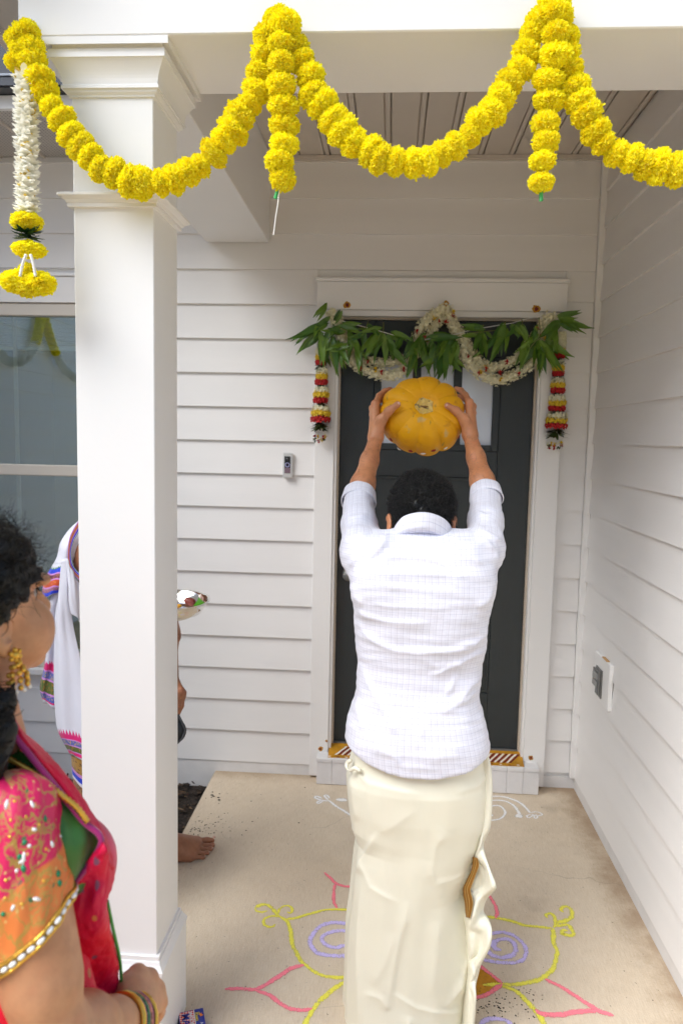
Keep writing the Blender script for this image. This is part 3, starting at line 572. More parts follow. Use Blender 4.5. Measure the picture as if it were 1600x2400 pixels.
# white jasmine drop with a marigold tassel at the left corner
def petal_mesh(name, m, spots, L, W, parent, curl=.4):
    """many small pointed petals: spots = (point, direction, up)"""
    v = []; f = []
    for p, d, u in spots:
        s = unit(np.cross(d, u)); u2 = np.cross(s, d); l = L*rnd.uniform(.8, 1.2); w = W*rnd.uniform(.8, 1.2); k = len(v)
        v += [p-s*w*.35, p+s*w*.35, p+d*l*.55-s*w+u2*curl*l*.10, p+d*l*.55+s*w+u2*curl*l*.10, p+d*l*.85-s*w*.6+u2*curl*l*.3, p+d*l*.85+s*w*.6+u2*curl*l*.3, p+d*l+u2*curl*l*.45]
        f += [(k, k+1, k+3, k+2), (k+2, k+3, k+5, k+4), (k+4, k+5, k+6)]
    return mesh(name, v, f, m, parent, True)
M_jas = mat('jasmine white', (.94, .93, .86), .6, var=.04, vscale=60, trans=.45, sheen=.2); M_cream = mat('cream flowers', (.86, .83, .62), .65, var=.12, vscale=70, trans=.2)
YS = -1.846
dr = thing('jasmine_drop', 'long white flower string with yellow tassel hanging at the left corner', 'garland', tuple(onY(63, 176, YS)))
P = spline(px3([(60, 178), (62, 260), (63, 340), (64, 420), (65, 498)], YS), 64); sp = []; sp2 = []
for i, p in enumerate(P):
    for k in range(15):
        a = k*6.283/15+i*.7+rnd.uniform(-.15, .15); d = unit(A(math.cos(a), math.sin(a), rnd.uniform(-.35, .5))); (sp if rnd.random() < .93 else sp2).append((p+d*.004, d, A(0, 0, 1)))
petal_mesh('white_petals', M_jas, sp, .0245, .0072, dr)['kind'] = 'stuff'; petal_mesh('yellow_petals', mat('yellow petal', (.80, .60, .10), .6, trans=.2), sp2, .022, .006, dr)['kind'] = 'stuff'
b = MB(); b.tube([P[0], P[-1]], .006, 8); b.build('core', M_cream, dr)
for (x, y, rr, fl) in ((64, 520, .038, .72), (69, 585, .039, .62), (37, 660, .036, .9), (66, 674, .033, .85), (96, 664, .037, .9), (64, 632, .020, 1)):
    inst('marigold', POM[rnd.randrange(5)], frame((0, 0, 1), (rnd.random(), 1, 0), onY(x, y, YS)) @ Matrix.Diagonal((rr, rr, rr*fl, 1)), dr)
M_leafd = mat('dark leaf', (.020, .065, .012), .5, objvar=.2)
sp = []
for k in range(46): a = k*.137*2; d = unit(A(math.cos(a), math.sin(a), rnd.uniform(-.5, .3))); sp.append((onY(65, 552, YS)+A(0, 0, rnd.uniform(-.008, .008)), d, A(0, 0, 1)))
petal_mesh('leaf_ring', M_leafd, sp, .032, .006, dr)
for x0, x1 in ((62, 48), (72, 84)):
    b = MB(); q = spline(px3([(x0, 596), ((x0*.4+x1*.6), 620), (x1, 648)], YS-.03), 16); b.tube(q, [.0026+.0014*(i % 2) for i in range(16)], 7); b.build('tassel_string', M_string, dr, True)

# white and yellow garland along the forward wing, mirrored in the window pane
ge = thing('wing_garland', 'white and yellow flower garland hung along the siding of the left wing', 'garland', (-2.6, -2.45, 2.6))
for pts in ([(-1.45, 2.62), (-1.62, 2.36), (-1.85, 2.20), (-2.12, 2.22), (-2.32, 2.38), (-2.43, 2.62)], [(-2.47, 2.62), (-2.62, 2.40), (-2.85, 2.22), (-3.25, 2.15), (-3.6, 2.30), (-3.75, 2.62)]):
    Q = spline([A(-2.60, y, z) for y, z in pts], 80); sp = []
    for i, p in enumerate(Q):
        if .2*80 < i < .8*80:
            for k in range(14): a = k*.7+i; t_ = unit(Q[min(i+1, 79)]-Q[max(i-1, 0)]); d = unit(np.cross(t_, A(math.cos(a), math.sin(a), .3))); sp.append((p, d, t_))
        elif i % 2 == 0: inst('marigold', POM[i % 5], frame(A(0, 0, 1), (1, 0, 0), p) @ Matrix.Diagonal((.04, .04, .04, 1)), ge)
    petal_mesh('white_petals', M_jas, sp, .040, .010, ge)['kind'] = 'stuff'

# ================================================================== garlands round the door
def flowerlets(name, path, thick, m, parent, dens=5, s=.0085):
    """rounded little blossoms packed round a path"""
    v = []; f = []; L = np.linalg.norm(np.diff(path, axis=0), axis=1).sum(); n = int(L/.0085); Q = spline(path, n)
    for i in range(n):
        t_ = unit(Q[min(i+1, n-1)]-Q[max(i-1, 0)]); u = unit(np.cross(t_, A(0, 1, 0))); w = np.cross(t_, u)
        for k in range(dens):
            a = k*6.283/dens+i*.9+rnd.uniform(-.3, .3); d = unit(math.cos(a)*u+math.sin(a)*w+t_*rnd.uniform(-.4, .4)); p = Q[i]+d*(thick*rnd.uniform(.62, 1.0)); e1 = unit(np.cross(d, A(.3, .2, .9))); e2 = np.cross(d, e1); c = len(v); ss = s*rnd.uniform(.8, 1.25); ph = rnd.uniform(0, 6)
            v.append(p-d*ss*.3)
            for j in range(10):
                aa = ph+j*.6283; rr = ss*(1.05 if j % 2 == 0 else .72); v.append(p+rr*(math.cos(aa)*e1+math.sin(aa)*e2)+d*ss*(.45 if j % 2 == 0 else .1))
            f += [(c, c+1+j, c+1+(j+1) % 10) for j in range(10)]
    o = mesh(name, v, f, m, parent); o['kind'] = 'stuff'; return o
YD = -.062
M_rose = mat('rose red', (.50, .012, .014), .55, var=.25, vscale=120, trans=.1); M_ygar = mat('yellow aster', (.78, .56, .03), .6, var=.15, vscale=120, trans=.15)
def bud(parent, p, s, m, name='rose_bud'):
    sp = [(p, unit(A(rnd.gauss(0, 1), -abs(rnd.gauss(0, 1)), rnd.gauss(0, 1))), A(0, 0, 1)) for _ in range(12)]; return petal_mesh(name, m, sp, s, s*.35, parent)
def jasmine(label, paths, buds):
    g = thing('jasmine_swag', label, 'garland', tuple(onY(*paths[0][0][0], YD)), 'jasmine swags on the door')
    for pts, th, dy in paths:
        P = px3(pts, YD+dy); flowerlets('jasmine_strand', P, th, M_cream, g); b = MB(); b.tube(spline(P, 40), th*.55, 7); b.build('strand_core', M_cream, g)
    for x, y, m in buds: bud(g, onY(x, y, YD-.03), .014, m)
    return g
jasmine('cream jasmine swag with red rosebuds looped over the left half of the door', [
    ([(772, 728), (783, 745), (796, 775), (805, 805), (818, 838), (840, 858), (868, 872), (901, 879), (930, 877), (953, 862), (966, 832), (975, 796), (985, 769), (1003, 748), (1023, 733), (1044, 722)], .0285, 0),
    ([(790, 740), (800, 770), (830, 830), (863, 846), (896, 850), (926, 846), (960, 836), (990, 822), (1001, 806), (1010, 782), (1022, 760), (1040, 738)], .024, .012)],
    [(893, 874, M_rose), (945, 866, M_rose), (844, 866, M_rose), (862, 846, M_rose), (1027, 755, M_rose), (976, 778, M_rose), (1017, 748, M_ygar), (880, 866, M_ygar), (994, 793, M_rose)])
jasmine('cream jasmine swag with red rosebuds looped over the right half of the door', [
    ([(1046, 722), (1056, 750), (1070, 772), (1084, 786), (1090, 804), (1085, 824), (1096, 846), (1110, 863), (1130, 879), (1153, 889), (1176, 889), (1199, 881), (1222, 868), (1243, 853), (1262, 822), (1276, 785), (1285, 755), (1292, 735)], .0285, 0),
    ([(1040, 730), (1060, 765), (1092, 806), (1110, 832), (1128, 850), (1147, 861), (1167, 859), (1189, 851), (1210, 838), (1232, 815), (1258, 780), (1280, 745)], .024, .012)],
    [(1061, 741, M_rose), (1045, 757, M_rose), (1098, 833, M_rose), (1139, 865, M_rose), (1122, 877, M_rose), (1171, 874, M_rose), (1187, 850, M_rose), (1216, 878, M_rose), (1172, 890, M_ygar), (1126, 872, M_ygar), (1138, 858, M_ygar), (1062, 732, M_ygar), (1258, 770, M_rose), (1270, 786, M_rose), (1276, 794, M_ygar)])
M_leafk = mat('tassel leaf', (.055, .085, .015), .55, objvar=.2)
def drop(label, rows, strings, tuft):
    g = thing('flower_drop', label, 'garland', tuple(onY(rows[0][0], rows[0][1], YD)), 'striped flower drops beside the door')
    mm = {'w': M_cream, 'y': M_ygar, 'r': M_rose, 'g': M_leafk}; nm = {'w': 'cream_ring', 'y': 'yellow_ring', 'r': 'red_ring', 'g': 'leaf_ring'}
    P0 = onY(rows[0][0], rows[0][1]-8, YD); P1 = onY(rows[-1][0], rows[-1][1], YD); b = MB(); b.tube([P0, P1], .008, 7); b.build('core', M_leafk, g)
    for x, y, w, c in rows:
        c0 = onY(x, y, YD); R = w*.00205*.5; sp = []
        for k in range(70 if c != 'g' else 44):
            a = rnd.uniform(0, 6.283); d = unit(A(math.cos(a), math.sin(a), rnd.uniform(-.55, .35) if c != 'g' else rnd.uniform(-1.1, -.1))); sp.append((c0+A(0, 0, rnd.uniform(-.010, .010))+d*.004, d, A(0, 0, 1)))
        if c == 'g': petal_mesh(nm[c], mm[c], sp, R*1.05, .008, g)
        else:
            th = np.linspace(0, 6.283, 26); n_ = 2; vv = []; ff = []
            for lay in range(3):
                rr_ = R*(.80, .86, .74)[lay]; hz = (-.008, 0, .008)[lay]
                for k in range(13):
                    a = k*6.283/13+lay*.24+rnd.uniform(-.1, .1); d = unit(A(math.cos(a), math.sin(a), hz*30)); p = c0+A(math.cos(a)*rr_, math.sin(a)*rr_, hz+rnd.uniform(-.002, .002)); e1 = unit(np.cross(d, A(0, 0, 1))); e2 = np.cross(d, e1); ss = .0085*rnd.uniform(.8, 1.25); q0_ = len(vv); vv.append(p-d*ss*.2); ph = rnd.uniform(0, 6)
                    for j in range(10): aa = ph+j*.6283; r2 = ss*(1.15 if j % 2 == 0 else .75); vv.append(p+r2*(math.cos(aa)*e1+math.sin(aa)*e2)+d*ss*(.5 if j % 2 == 0 else .1))
                    ff += [(q0_, q0_+1+j, q0_+1+(j+1) % 10) for j in range(10)]
            b = MB(); b.add(vv, ff); b.lathe(c0, [(0, .008), (R*.7, .008), (R*.72, -.008), (0, -.008)], 16); b.build(nm[c], mm[c], g)
    for s in strings: b = MB(); q = spline(px3(s, YD-.008), 14); b.tube(q, [.0022+.001*(i % 2) for i in range(14)], 6); b.build('bead_string', M_string, g)
    for x, y, c in tuft: bud(g, onY(x, y, YD-.008), .013, mm[c], 'tuft')
    return g
z = lambda x, y: (680+x/6.53, 690+y/6.53)
rowsL = [(*z(x, y), w, c) for x, y, w, c in ((470, 880, 26, 'w'), (470, 960, 26, 'y'), (470, 1030, 26, 'r'), (470, 1095, 26, 'g'), (485, 1175, 27, 'w'), (482, 1245, 29, 'y'), (475, 1335, 31, 'r'), (475, 1395, 28, 'g'), (480, 1465, 35, 'w'), (472, 1535, 41, 'y'), (460, 1615, 37, 'r'), (462, 1672, 36, 'g'), (470, 1750, 44, 'w'), (468, 1815, 50, 'y'), (462, 1905, 51, 'r'), (455, 1975, 52, 'g'))]
drop('cream, yellow and red flower drop with leafy tassel left of the door', rowsL, [[z(437, 1990), z(432, 2120)], [z(470, 1990), z(487, 2120)]], [(*z(375, 2180), 'r'), (*z(430, 2180), 'y'), (*z(372, 2225), 'g'), (*z(430, 2245), 'r'), (*z(505, 2190), 'r'), (*z(540, 2180), 'y'), (*z(515, 2230), 'g'), (*z(470, 2215), 'w'), (*z(485, 2250), 'y')])
z2 = lambda x, y: (1200+x/6.03, 690+y/6.03)
rowsR = [(*z2(x, y), w, c) for x, y, w, c in ((688, 575, 22, 'w'), (684, 630, 24, 'w'), (676, 690, 26, 'w'), (668, 735, 27, 'w'), (662, 795, 27, 'y'), (660, 855, 25, 'r'), (655, 925, 26, 'g'), (655, 975, 24, 'w'), (650, 1040, 28, 'y'), (645, 1110, 27, 'r'), (640, 1165, 28, 'g'), (645, 1222, 30, 'w'), (640, 1280, 34, 'y'), (640, 1350, 34, 'r'), (635, 1405, 30, 'g'), (632, 1468, 40, 'w'), (635, 1530, 42, 'y'), (628, 1605, 41, 'r'), (628, 1660, 44, 'g'), (632, 1715, 50, 'w'), (620, 1775, 53, 'y'), (620, 1850, 54, 'r'), (622, 1915, 55, 'g'))]
drop('cream, yellow and red flower drop with leafy tassel right of the door', rowsR, [[z2(582, 1960), z2(562, 2100)], [z2(622, 1940), z2(628, 2100)]], [(*z2(500, 2110), 'w'), (*z2(510, 2150), 'g'), (*z2(545, 2120), 'y'), (*z2(590, 2120), 'y'), (*z2(590, 2165), 'r'), (*z2(640, 2110), 'w'), (*z2(640, 2160), 'g'), (*z2(690, 2110), 'y'), (*z2(695, 2140), 'r'), (*z2(670, 2160), 'g'), (*z2(520, 2160), 'r')])

# mango-leaf toran
t = NT('mango leaf'); co = t.coords('Object'); oi = t.n('ObjectInfo'); sx = t.n('SeparateXYZ'); t.l(co, sx.inputs[0])
c = t.mix(oi.outputs['Random'], (.038, .120, .011), (.15, .27, .020)); rib = t.rng(t.math('ABSOLUTE', sx.outputs[0]), 0, .0016, .55, 0); c = t.mix(rib, c, (.16, .24, .06)); c = t.mix(t.rng(t.noise(co, 9, 4), .4, .8, 0, .3), c, (.04, .10, .012))
t.l(c, t.b.inputs['Base Color']); t.b.inputs['Roughness'].default_value = .36; t.b.inputs['Specular IOR Level'].default_value = .5; M_mango = t.m
def leaf_mesh(seed, bend):
    r = np.random.RandomState(seed); v = []; f = []; n = 12
    for i in range(n+1):
        a = i/n; w = .118*(math.sin(math.pi*min(1, a*1.02)**.85))**.9*(1-.35*a)+.004; x0 = .05*math.sin(a*3+seed)*a; z = a; y = bend*a*a+.02*math.sin(a*9+seed)
        for s in (-1, 0, 1): v.append((x0+s*w, y+(.035 if s else 0)*(w/.1)+.012*math.sin(a*22+s*2+seed)*abs(s), z))
    for i in range(n):
        for s in (0, 1): f.append((i*3+s, i*3+s+1, i*3+s+4, i*3+s+3))
    me = bpy.data.meshes.new('leaf'); me.from_pydata(v, [], f); me.materials.append(M_mango); me.polygons.foreach_set('use_smooth', np.ones(len(f), bool)); return me
LEAF = [leaf_mesh(i, (-.28, -.12, .05, .2, -.4, .12)[i]) for i in range(6)]
tor = thing('mango_leaf_string', 'string of green mango leaves tied across the top of the door', 'garland', tuple(onY(1030, 790, -.1)))
YT = -.095
b = MB(); b.tube(px3([(800, 752), (890, 776), (962, 797), (1000, 795), (1060, 785), (1110, 772), (1200, 757), (1296, 730)], YT), .0016, 5); b.build('string', M_string, tor)
def leaf(x0, y0, x1, y1, k=None, dy0=0., dy1=None):
    a = onY(x0, y0, YT+dy0); bb = onY(x1, y1, YT+(rnd.uniform(-.05, .02) if dy1 is None else dy1)); d = bb-a; L = np.linalg.norm(d)
    M4 = frame(d, (rnd.uniform(-.5, .5), -1, rnd.uniform(-.3, .3)), a, L); w = rnd.uniform(.8, 1.1)*(.15/L)**.35*.98; bb = a+d; L *= 1.0; M4 = frame(d, (rnd.uniform(-.5, .5), -1, rnd.uniform(-.3, .3)), a, L)
    inst('leaf', LEAF[rnd.randrange(6) if k is None else k], M4 @ Matrix.Diagonal((w, 1, 1, 1)), tor)
zz = lambda x, y: (660+x/2.119, 640+y/2.119)
for a_, b_ in (((225, 155), (180, 235)), ((290, 180), (250, 275)), ((235, 215), (140, 300)), ((230, 240), (45, 320)), ((215, 260), (40, 325)), ((200, 290), (65, 385)), ((190, 240), (150, 330)), ((220, 250), (170, 300)),
    ((200, 290), (185, 460)), ((215, 300), (225, 465)), ((235, 290), (205, 420)), ((260, 310), (250, 500)), ((280, 330), (305, 480)), ((300, 250), (405, 258)), ((290, 265), (400, 285)), ((310, 300), (200, 285)), ((330, 350), (240, 375)), ((240, 380), (350, 365)),
    ((300, 260), (220, 330)), ((330, 270), (345, 400)), ((340, 290), (400, 450)), ((370, 340), (415, 490)), ((415, 290), (400, 405)), ((355, 310), (330, 420)), ((430, 250), (480, 320)), ((420, 300), (330, 335)),
    ((500, 270), (395, 300)), ((495, 290), (400, 410)), ((500, 310), (440, 430)), ((510, 300), (515, 460)), ((520, 320), (560, 400)), ((530, 310), (620, 330)), ((520, 350), (640, 470)), ((600, 320), (560, 400)), ((540, 290), (640, 330)),
    ((650, 310), (610, 430)), ((660, 340), (635, 520)), ((655, 350), (660, 440)), ((690, 310), (690, 420)), ((690, 350), (740, 490)), ((720, 320), (880, 315)), ((700, 300), (630, 440)), ((740, 330), (730, 420)), ((760, 350), (720, 500)),
    ((790, 340), (770, 420)), ((830, 320), (760, 430)), ((840, 330), (790, 540)), ((860, 330), (820, 460)), ((870, 340), (860, 490)), ((800, 400), (800, 520)), ((830, 420), (900, 490)), ((890, 310), (1000, 315)), ((850, 320), (700, 320)), ((780, 420), (680, 470)),
    ((905, 255), (1010, 270)), ((1000, 270), (950, 400)), ((985, 300), (985, 420)), ((1010, 290), (1050, 330)), ((1010, 280), (880, 260)), ((1080, 300), (950, 430)), ((1085, 310), (1030, 440)), ((1090, 290), (1060, 400)), ((1110, 250), (1040, 420)), ((1120, 270), (1100, 400)), ((1130, 260), (1180, 320)),
    ((1185, 240), (1110, 330)), ((1190, 260), (1170, 330)), ((1190, 250), (1230, 360)), ((1200, 330), (1180, 470)), ((1230, 340), (1190, 470)), ((1265, 260), (1220, 370)), ((1275, 300), (1180, 390)), ((1280, 330), (1230, 460)), ((1280, 350), (1270, 490)), ((1290, 350), (1300, 500)), ((1290, 330), (1390, 500)), ((1300, 340), (1440, 420)),
    ((1370, 240), (1320, 350)), ((1375, 230), (1290, 340)), ((1360, 260), (1340, 390)), ((1365, 220), (1490, 190)), ((1370, 225), (1485, 245)), ((1375, 235), (1510, 278)), ((1380, 250), (1440, 290)), ((1330, 250), (1400, 230))):
    leaf(*zz(*a_), *zz(*b_))
    for _k in range(1+(rnd.random() < .45)): leaf(*zz(a_[0]+rnd.uniform(-16, 16), a_[1]+rnd.uniform(-8, 8)), *zz(b_[0]+rnd.uniform(-34, 34), b_[1]+rnd.uniform(-24, 14)))
for x, y, x1, y1 in ((430, 240, 400, 300), (505, 245, 500, 300), (645, 290, 660, 330), (690, 300, 690, 340), (850, 310, 860, 340), (1000, 255, 985, 300), (1110, 240, 1085, 310), (1190, 230, 1190, 270), (1275, 220, 1280, 330), (920, 300, 1100, 280)):
    b = MB(); b.tube(px3([zz(x, y), zz((x+x1)/2+3, (y+y1)/2), zz(x1, y1)], YT-.004), [.0024, .002, .0016], 5); b.build('twig', mat('twig', (.14, .15, .03), .6), tor)

# ================================================================== matchbox on the slab
def text_mesh(name, s, size, M4, m, parent, bold=.0):
    cu = bpy.data.curves.new(name, 'FONT'); cu.body = s; cu.size = size; cu.extrude = .0002; cu.offset = bold
    o = bpy.data.objects.new(name, cu); COL.objects.link(o); dg = bpy.context.evaluated_depsgraph_get(); me = bpy.data.meshes.new_from_object(o.evaluated_get(dg)); bpy.data.objects.remove(o); bpy.data.curves.remove(cu)
    me.transform(M4); me.materials.clear(); me.materials.append(m); return link(name, me, parent)
q0 = onZ(418, 2374, .035); q1 = onZ(476, 2362, .035); q2 = onZ(490, 2440, .035)
mbx = thing('matchbox', 'red and blue box of wooden matches lying beside the column base', 'matchbox', (q0[0], q0[1], 0))
ex = unit(q1-q0); W = np.linalg.norm(q1-q0); ey = unit(np.cross(A(0, 0, 1), ex)); Lm = .115; H = .035
def MX(u, v_, z): return q0+ex*u-ey*v_+A(0, 0, z-.035)
M_mred = mat('matchbox red', (.62, .03, .03), .5); M_mblue = mat('matchbox blue', (.012, .025, .28), .45); M_mwhite = mat('matchbox white', (.8, .8, .8), .5); M_myel = mat('matchbox yellow', (.8, .6, .05), .5); M_striker = mat('striker', (.09, .07, .06), .9, bump=.6, bscale=300)
cs = [MX(0, 0, .001), MX(W, 0, .001), MX(W, Lm, .001), MX(0, Lm, .001), MX(0, 0, H), MX(W, 0, H), MX(W, Lm, H), MX(0, Lm, H)]
mesh('carton', cs, [(0, 3, 2, 1), (4, 5, 6, 7), (0, 1, 5, 4), (1, 2, 6, 5), (2, 3, 7, 6)], M_mblue, mbx); mesh('striker', [c-ex*.0004 for c in (cs[0], cs[3], cs[7], cs[4])], [(0, 1, 2, 3)], M_striker, mbx)
def patch(n, u0, u1, v0, v1, m, lift): return mesh(n, [MX(u0, v0, H+lift), MX(u1, v0, H+lift), MX(u1, v1, H+lift), MX(u0, v1, H+lift)], [(3, 2, 1, 0)], m, mbx)
t = NT('red and white check'); ch = t.n('TexChecker'); ch.inputs['Scale'].default_value = 190; rot_ = t.n('Mapping'); rot_.inputs['Rotation'].default_value = (0, 0, .6); tc = t.n('TexCoord'); t.l(tc.outputs['Object'], rot_.inputs[0]); t.l(rot_.outputs[0], ch.inputs['Vector']); ch.inputs[1].default_value = (.7, .03, .03, 1); ch.inputs[2].default_value = (.85, .6, .55, 1); t.l(ch.outputs[0], t.b.inputs['Base Color'])
patch('red_panel', .002, W*.60, .002, Lm-.002, t.m, .0004); patch('white_stripe', W*.60, W*.635, .001, Lm-.001, M_mwhite, .0005)
def tm(u, v_, lift=.0009):  # text runs away along the box length, letters facing up
    M4 = Matrix.Identity(4); o = MX(u, v_, H+lift)
    for i in range(3): M4[i][0] = -ey[i]; M4[i][1] = ex[i]; M4[i][2] = (0, 0, 1)[i]; M4[i][3] = o[i]
    return M4
text_mesh('lettering', 'MATCHES', .030, tm(W*.13, .010), M_mblue, mbx, .0006); text_mesh('lettering', 'WOODEN', .016, tm(W*.40, .006), M_mwhite, mbx, .0003); text_mesh('lettering', 'EZ', .0095, tm(W*.735, .013), M_myel, mbx, .0002); text_mesh('lettering', 'FLAMES', .0095, tm(W*.645, .013), M_myel, mbx, .0002); text_mesh('lettering', 'A', .012, tm(W*.80, .052), M_mwhite, mbx)
fl = [(.0, 0), (.006, -.004), (.011, -.001), (.017, -.004), (.014, .002), (.022, .004), (.013, .007), (.006, .008)]; mesh('flame_print', [MX(W*.80+.55*u, .022+v_*1.2, H+.0010) for u, v_ in fl], [tuple(range(len(fl)))[::-1]], mat('flame orange', (.85, .22, .02), .5), mbx)
# ================================================================== sculpting: smooth signed-distance shapes meshed by surface nets
def PT(px, py, t): return CAM+ray(px, py)*t          # the point t metres in front of the camera plane behind a pixel of the photograph
class SDF:
    def __init__(s, lo, hi, h):
        s.lo = np.asarray(lo, float); s.h = h; s.n = np.ceil((np.asarray(hi, float)-s.lo)/h).astype(int)+1
        s.ax = [(s.lo[i]+h*np.arange(s.n[i])).astype(np.float32) for i in range(3)]; s.F = np.full(s.n, .05, np.float32)
    def _sl(s, lo, hi, m):
        i0 = np.clip(np.floor((np.asarray(lo)-m-s.lo)/s.h).astype(int), 0, s.n); i1 = np.clip(np.ceil((np.asarray(hi)+m-s.lo)/s.h).astype(int)+1, 0, s.n)
        if (i1 <= i0).any(): return None
        sl = tuple(slice(a, b) for a, b in zip(i0, i1)); return sl, s.ax[0][sl[0]][:, None, None], s.ax[1][sl[1]][None, :, None], s.ax[2][sl[2]][None, None, :]
    def _put(s, sl, d, k, sub=False):
        F = s.F[sl]
        if sub: d = -d; h = np.maximum(k-np.abs(F-d), 0)/k; s.F[sl] = np.maximum(F, d)+h*h*k*.25
        else: h = np.maximum(k-np.abs(F-d), 0)/k; s.F[sl] = np.minimum(F, d)-h*h*k*.25
    def cone(s, a, b, ra, rb, k=.01, sub=False):
        a = np.asarray(a, float); b = np.asarray(b, float); r = max(ra, rb); q = s._sl(np.minimum(a, b)-r, np.maximum(a, b)+r, k+2*s.h+.03)
        if q is None: return s
        sl, X, Y, Z = q; ba = b-a; L2 = float(ba@ba)+1e-12; px, py, pz = X-np.float32(a[0]), Y-np.float32(a[1]), Z-np.float32(a[2])
        t = np.clip((px*np.float32(ba[0])+py*np.float32(ba[1])+pz*np.float32(ba[2]))/np.float32(L2), 0, 1)
        d = np.sqrt((px-t*np.float32(ba[0]))**2+(py-t*np.float32(ba[1]))**2+(pz-t*np.float32(ba[2]))**2)-(np.float32(ra)+t*np.float32(rb-ra)); s._put(sl, d, k, sub); return s
    def chain(s, pts, rr, k=.01):
        for i in range(len(pts)-1): s.cone(pts[i], pts[i+1], rr[i], rr[i+1], k)
        return s
    def ell(s, c, r, R=None, k=.01, sub=False):
        c = np.asarray(c, float); r = np.asarray(r, float); R = np.eye(3) if R is None else np.asarray(R, float)  # rows of R: the ellipsoid's axes
        q = s._sl(c-r.max(), c+r.max(), k+2*s.h+.03)
        if q is None: return s
        sl, X, Y, Z = q; p = (X-np.float32(c[0]), Y-np.float32(c[1]), Z-np.float32(c[2])); k0 = 0; k1 = 0
        for i in range(3):
            u = p[0]*np.float32(R[i][0])+p[1]*np.float32(R[i][1])+p[2]*np.float32(R[i][2]); k0 = k0+(u/np.float32(r[i]))**2; k1 = k1+(u/np.float32(r[i]**2))**2
        k0 = np.sqrt(k0); k1 = np.sqrt(k1)+1e-9; s._put(sl, k0*(k0-1)/k1, k, sub); return s
    def fn(s, f, k=.01, sub=False):
        sl = (slice(None),)*3; d = f(s.ax[0][:, None, None], s.ax[1][None, :, None], s.ax[2][None, None, :]).astype(np.float32); s._put(sl, np.broadcast_to(d, s.F.shape), k, sub); return s
    def offset(s, d): s.F -= d; return s
    def mesh(s):
        F = s.F; S = F < 0; n = s.n
        c = [S[i:n[0]-1+i, j:n[1]-1+j, k:n[2]-1+k] for i in (0, 1) for j in (0, 1) for k in (0, 1)]
        alls = c[0] & c[1] & c[2] & c[3] & c[4] & c[5] & c[6] & c[7]; anys = c[0] | c[1] | c[2] | c[3] | c[4] | c[5] | c[6] | c[7]
        I = np.argwhere(anys & ~alls); idx = np.full(n-1, -1, np.int64); idx[tuple(I.T)] = np.arange(len(I))
        off = np.array([(i, j, k) for i in (0, 1) for j in (0, 1) for k in (0, 1)]); val = np.stack([F[tuple((I+o).T)] for o in off], 1)
        acc = np.zeros((len(I), 3)); cnt = np.zeros(len(I))
        for a in range(8):
            for b in range(a+1, 8):
                if np.abs(off[a]-off[b]).sum() != 1: continue
                va, vb = val[:, a], val[:, b]; m = (va < 0) != (vb < 0); t = np.where(m, va/np.where(m, va-vb, 1), 0); acc += np.where(m[:, None], off[a]+(off[b]-off[a])*t[:, None], 0); cnt += m
        V = s.lo+s.h*(I+acc/cnt[:, None]); Q = []
        for ax in range(3):
            u, w = (ax+1) % 3, (ax+2) % 3; sa = [slice(None)]*3; sb = [slice(None)]*3; sa[ax] = slice(0, n[ax]-1); sb[ax] = slice(1, n[ax]); A_, B_ = S[tuple(sa)], S[tuple(sb)]; m = A_ != B_
            E = np.argwhere(m); ok = (E[:, u] > 0) & (E[:, w] > 0) & (E[:, u] < n[u]-1) & (E[:, w] < n[w]-1); E = E[ok]
            if not len(E): continue
            fl = A_[tuple(E.T)]; du = np.zeros(3, int); du[u] = 1; dw = np.zeros(3, int); dw[w] = 1
            q = np.stack([idx[tuple((E-du-dw).T)], idx[tuple((E-dw).T)], idx[tuple(E.T)], idx[tuple((E-du).T)]], 1); q[~fl] = q[~fl][:, ::-1]; Q.append(q)
        return V, np.vstack(Q)
def vnormals(V, Q):
    N = np.zeros_like(V); a = V[Q[:, 2]]-V[Q[:, 0]]; b = V[Q[:, 3]]-V[Q[:, 1]]; fn_ = np.cross(a, b)
    for i in range(Q.shape[1]): np.add.at(N, Q[:, i], fn_)
    return N/np.maximum(1e-12, np.linalg.norm(N, axis=1))[:, None]
def relax(V, Q, it=2, lam=.5):
    for _ in range(it):
        S = np.zeros_like(V); C = np.zeros(len(V))
        for i in range(4): a, b = Q[:, i], Q[:, (i+1) % 4]; np.add.at(S, a, V[b]); np.add.at(C, a, 1); np.add.at(S, b, V[a]); np.add.at(C, b, 1)
        V = V+lam*(S/np.maximum(C, 1)[:, None]-V)
    return V
def vnoise(P, f, seed=0):
    """smooth value noise for displacement, about -1..1"""
    r = np.random.RandomState(seed); out = 0
    for i in range(6):
        k = r.normal(size=3); k = k/np.linalg.norm(k)*f*r.uniform(.6, 1.6); out = out+np.sin(P@k+r.uniform(0, 6.28)+1.3*np.sin(P@(r.normal(size=3)*f*.4)))
    return out/3.2
def pcrease(U, poly, amp, w, side=0.):
    """ridge along a polyline: U (n,2) points, poly in the same plane; side skews it so one flank is steep"""
    best = np.full(len(U), 1e9); sg = np.zeros(len(U)); tt = np.zeros(len(U)); poly = np.asarray(poly, float); L = len(poly)-1
    for i in range(L):
        a, b = poly[i], poly[i+1]; d = b-a; l2 = d@d+1e-12; t = np.clip(((U-a)@d)/l2, 0, 1); q = U-a-t[:, None]*d; ds = np.linalg.norm(q, axis=1); c = (d[0]*q[:, 1]-d[1]*q[:, 0]); m = ds < best; best[m] = ds[m]; sg[m] = np.sign(c[m]); tt[m] = (i+t[m])/L
    taper = np.clip(np.minimum(tt, 1-tt)*5, 0, 1); ww = w*np.where(sg > 0, 1+side, 1-side*.6); return amp*np.exp(-(best/ww)**1.3)*taper
def proj(P):
    v = P-CAM; w = v@FW; return np.stack([800+FPX*(v@RT)/w, 1200-FPX*(v@UP)/w], 1), w
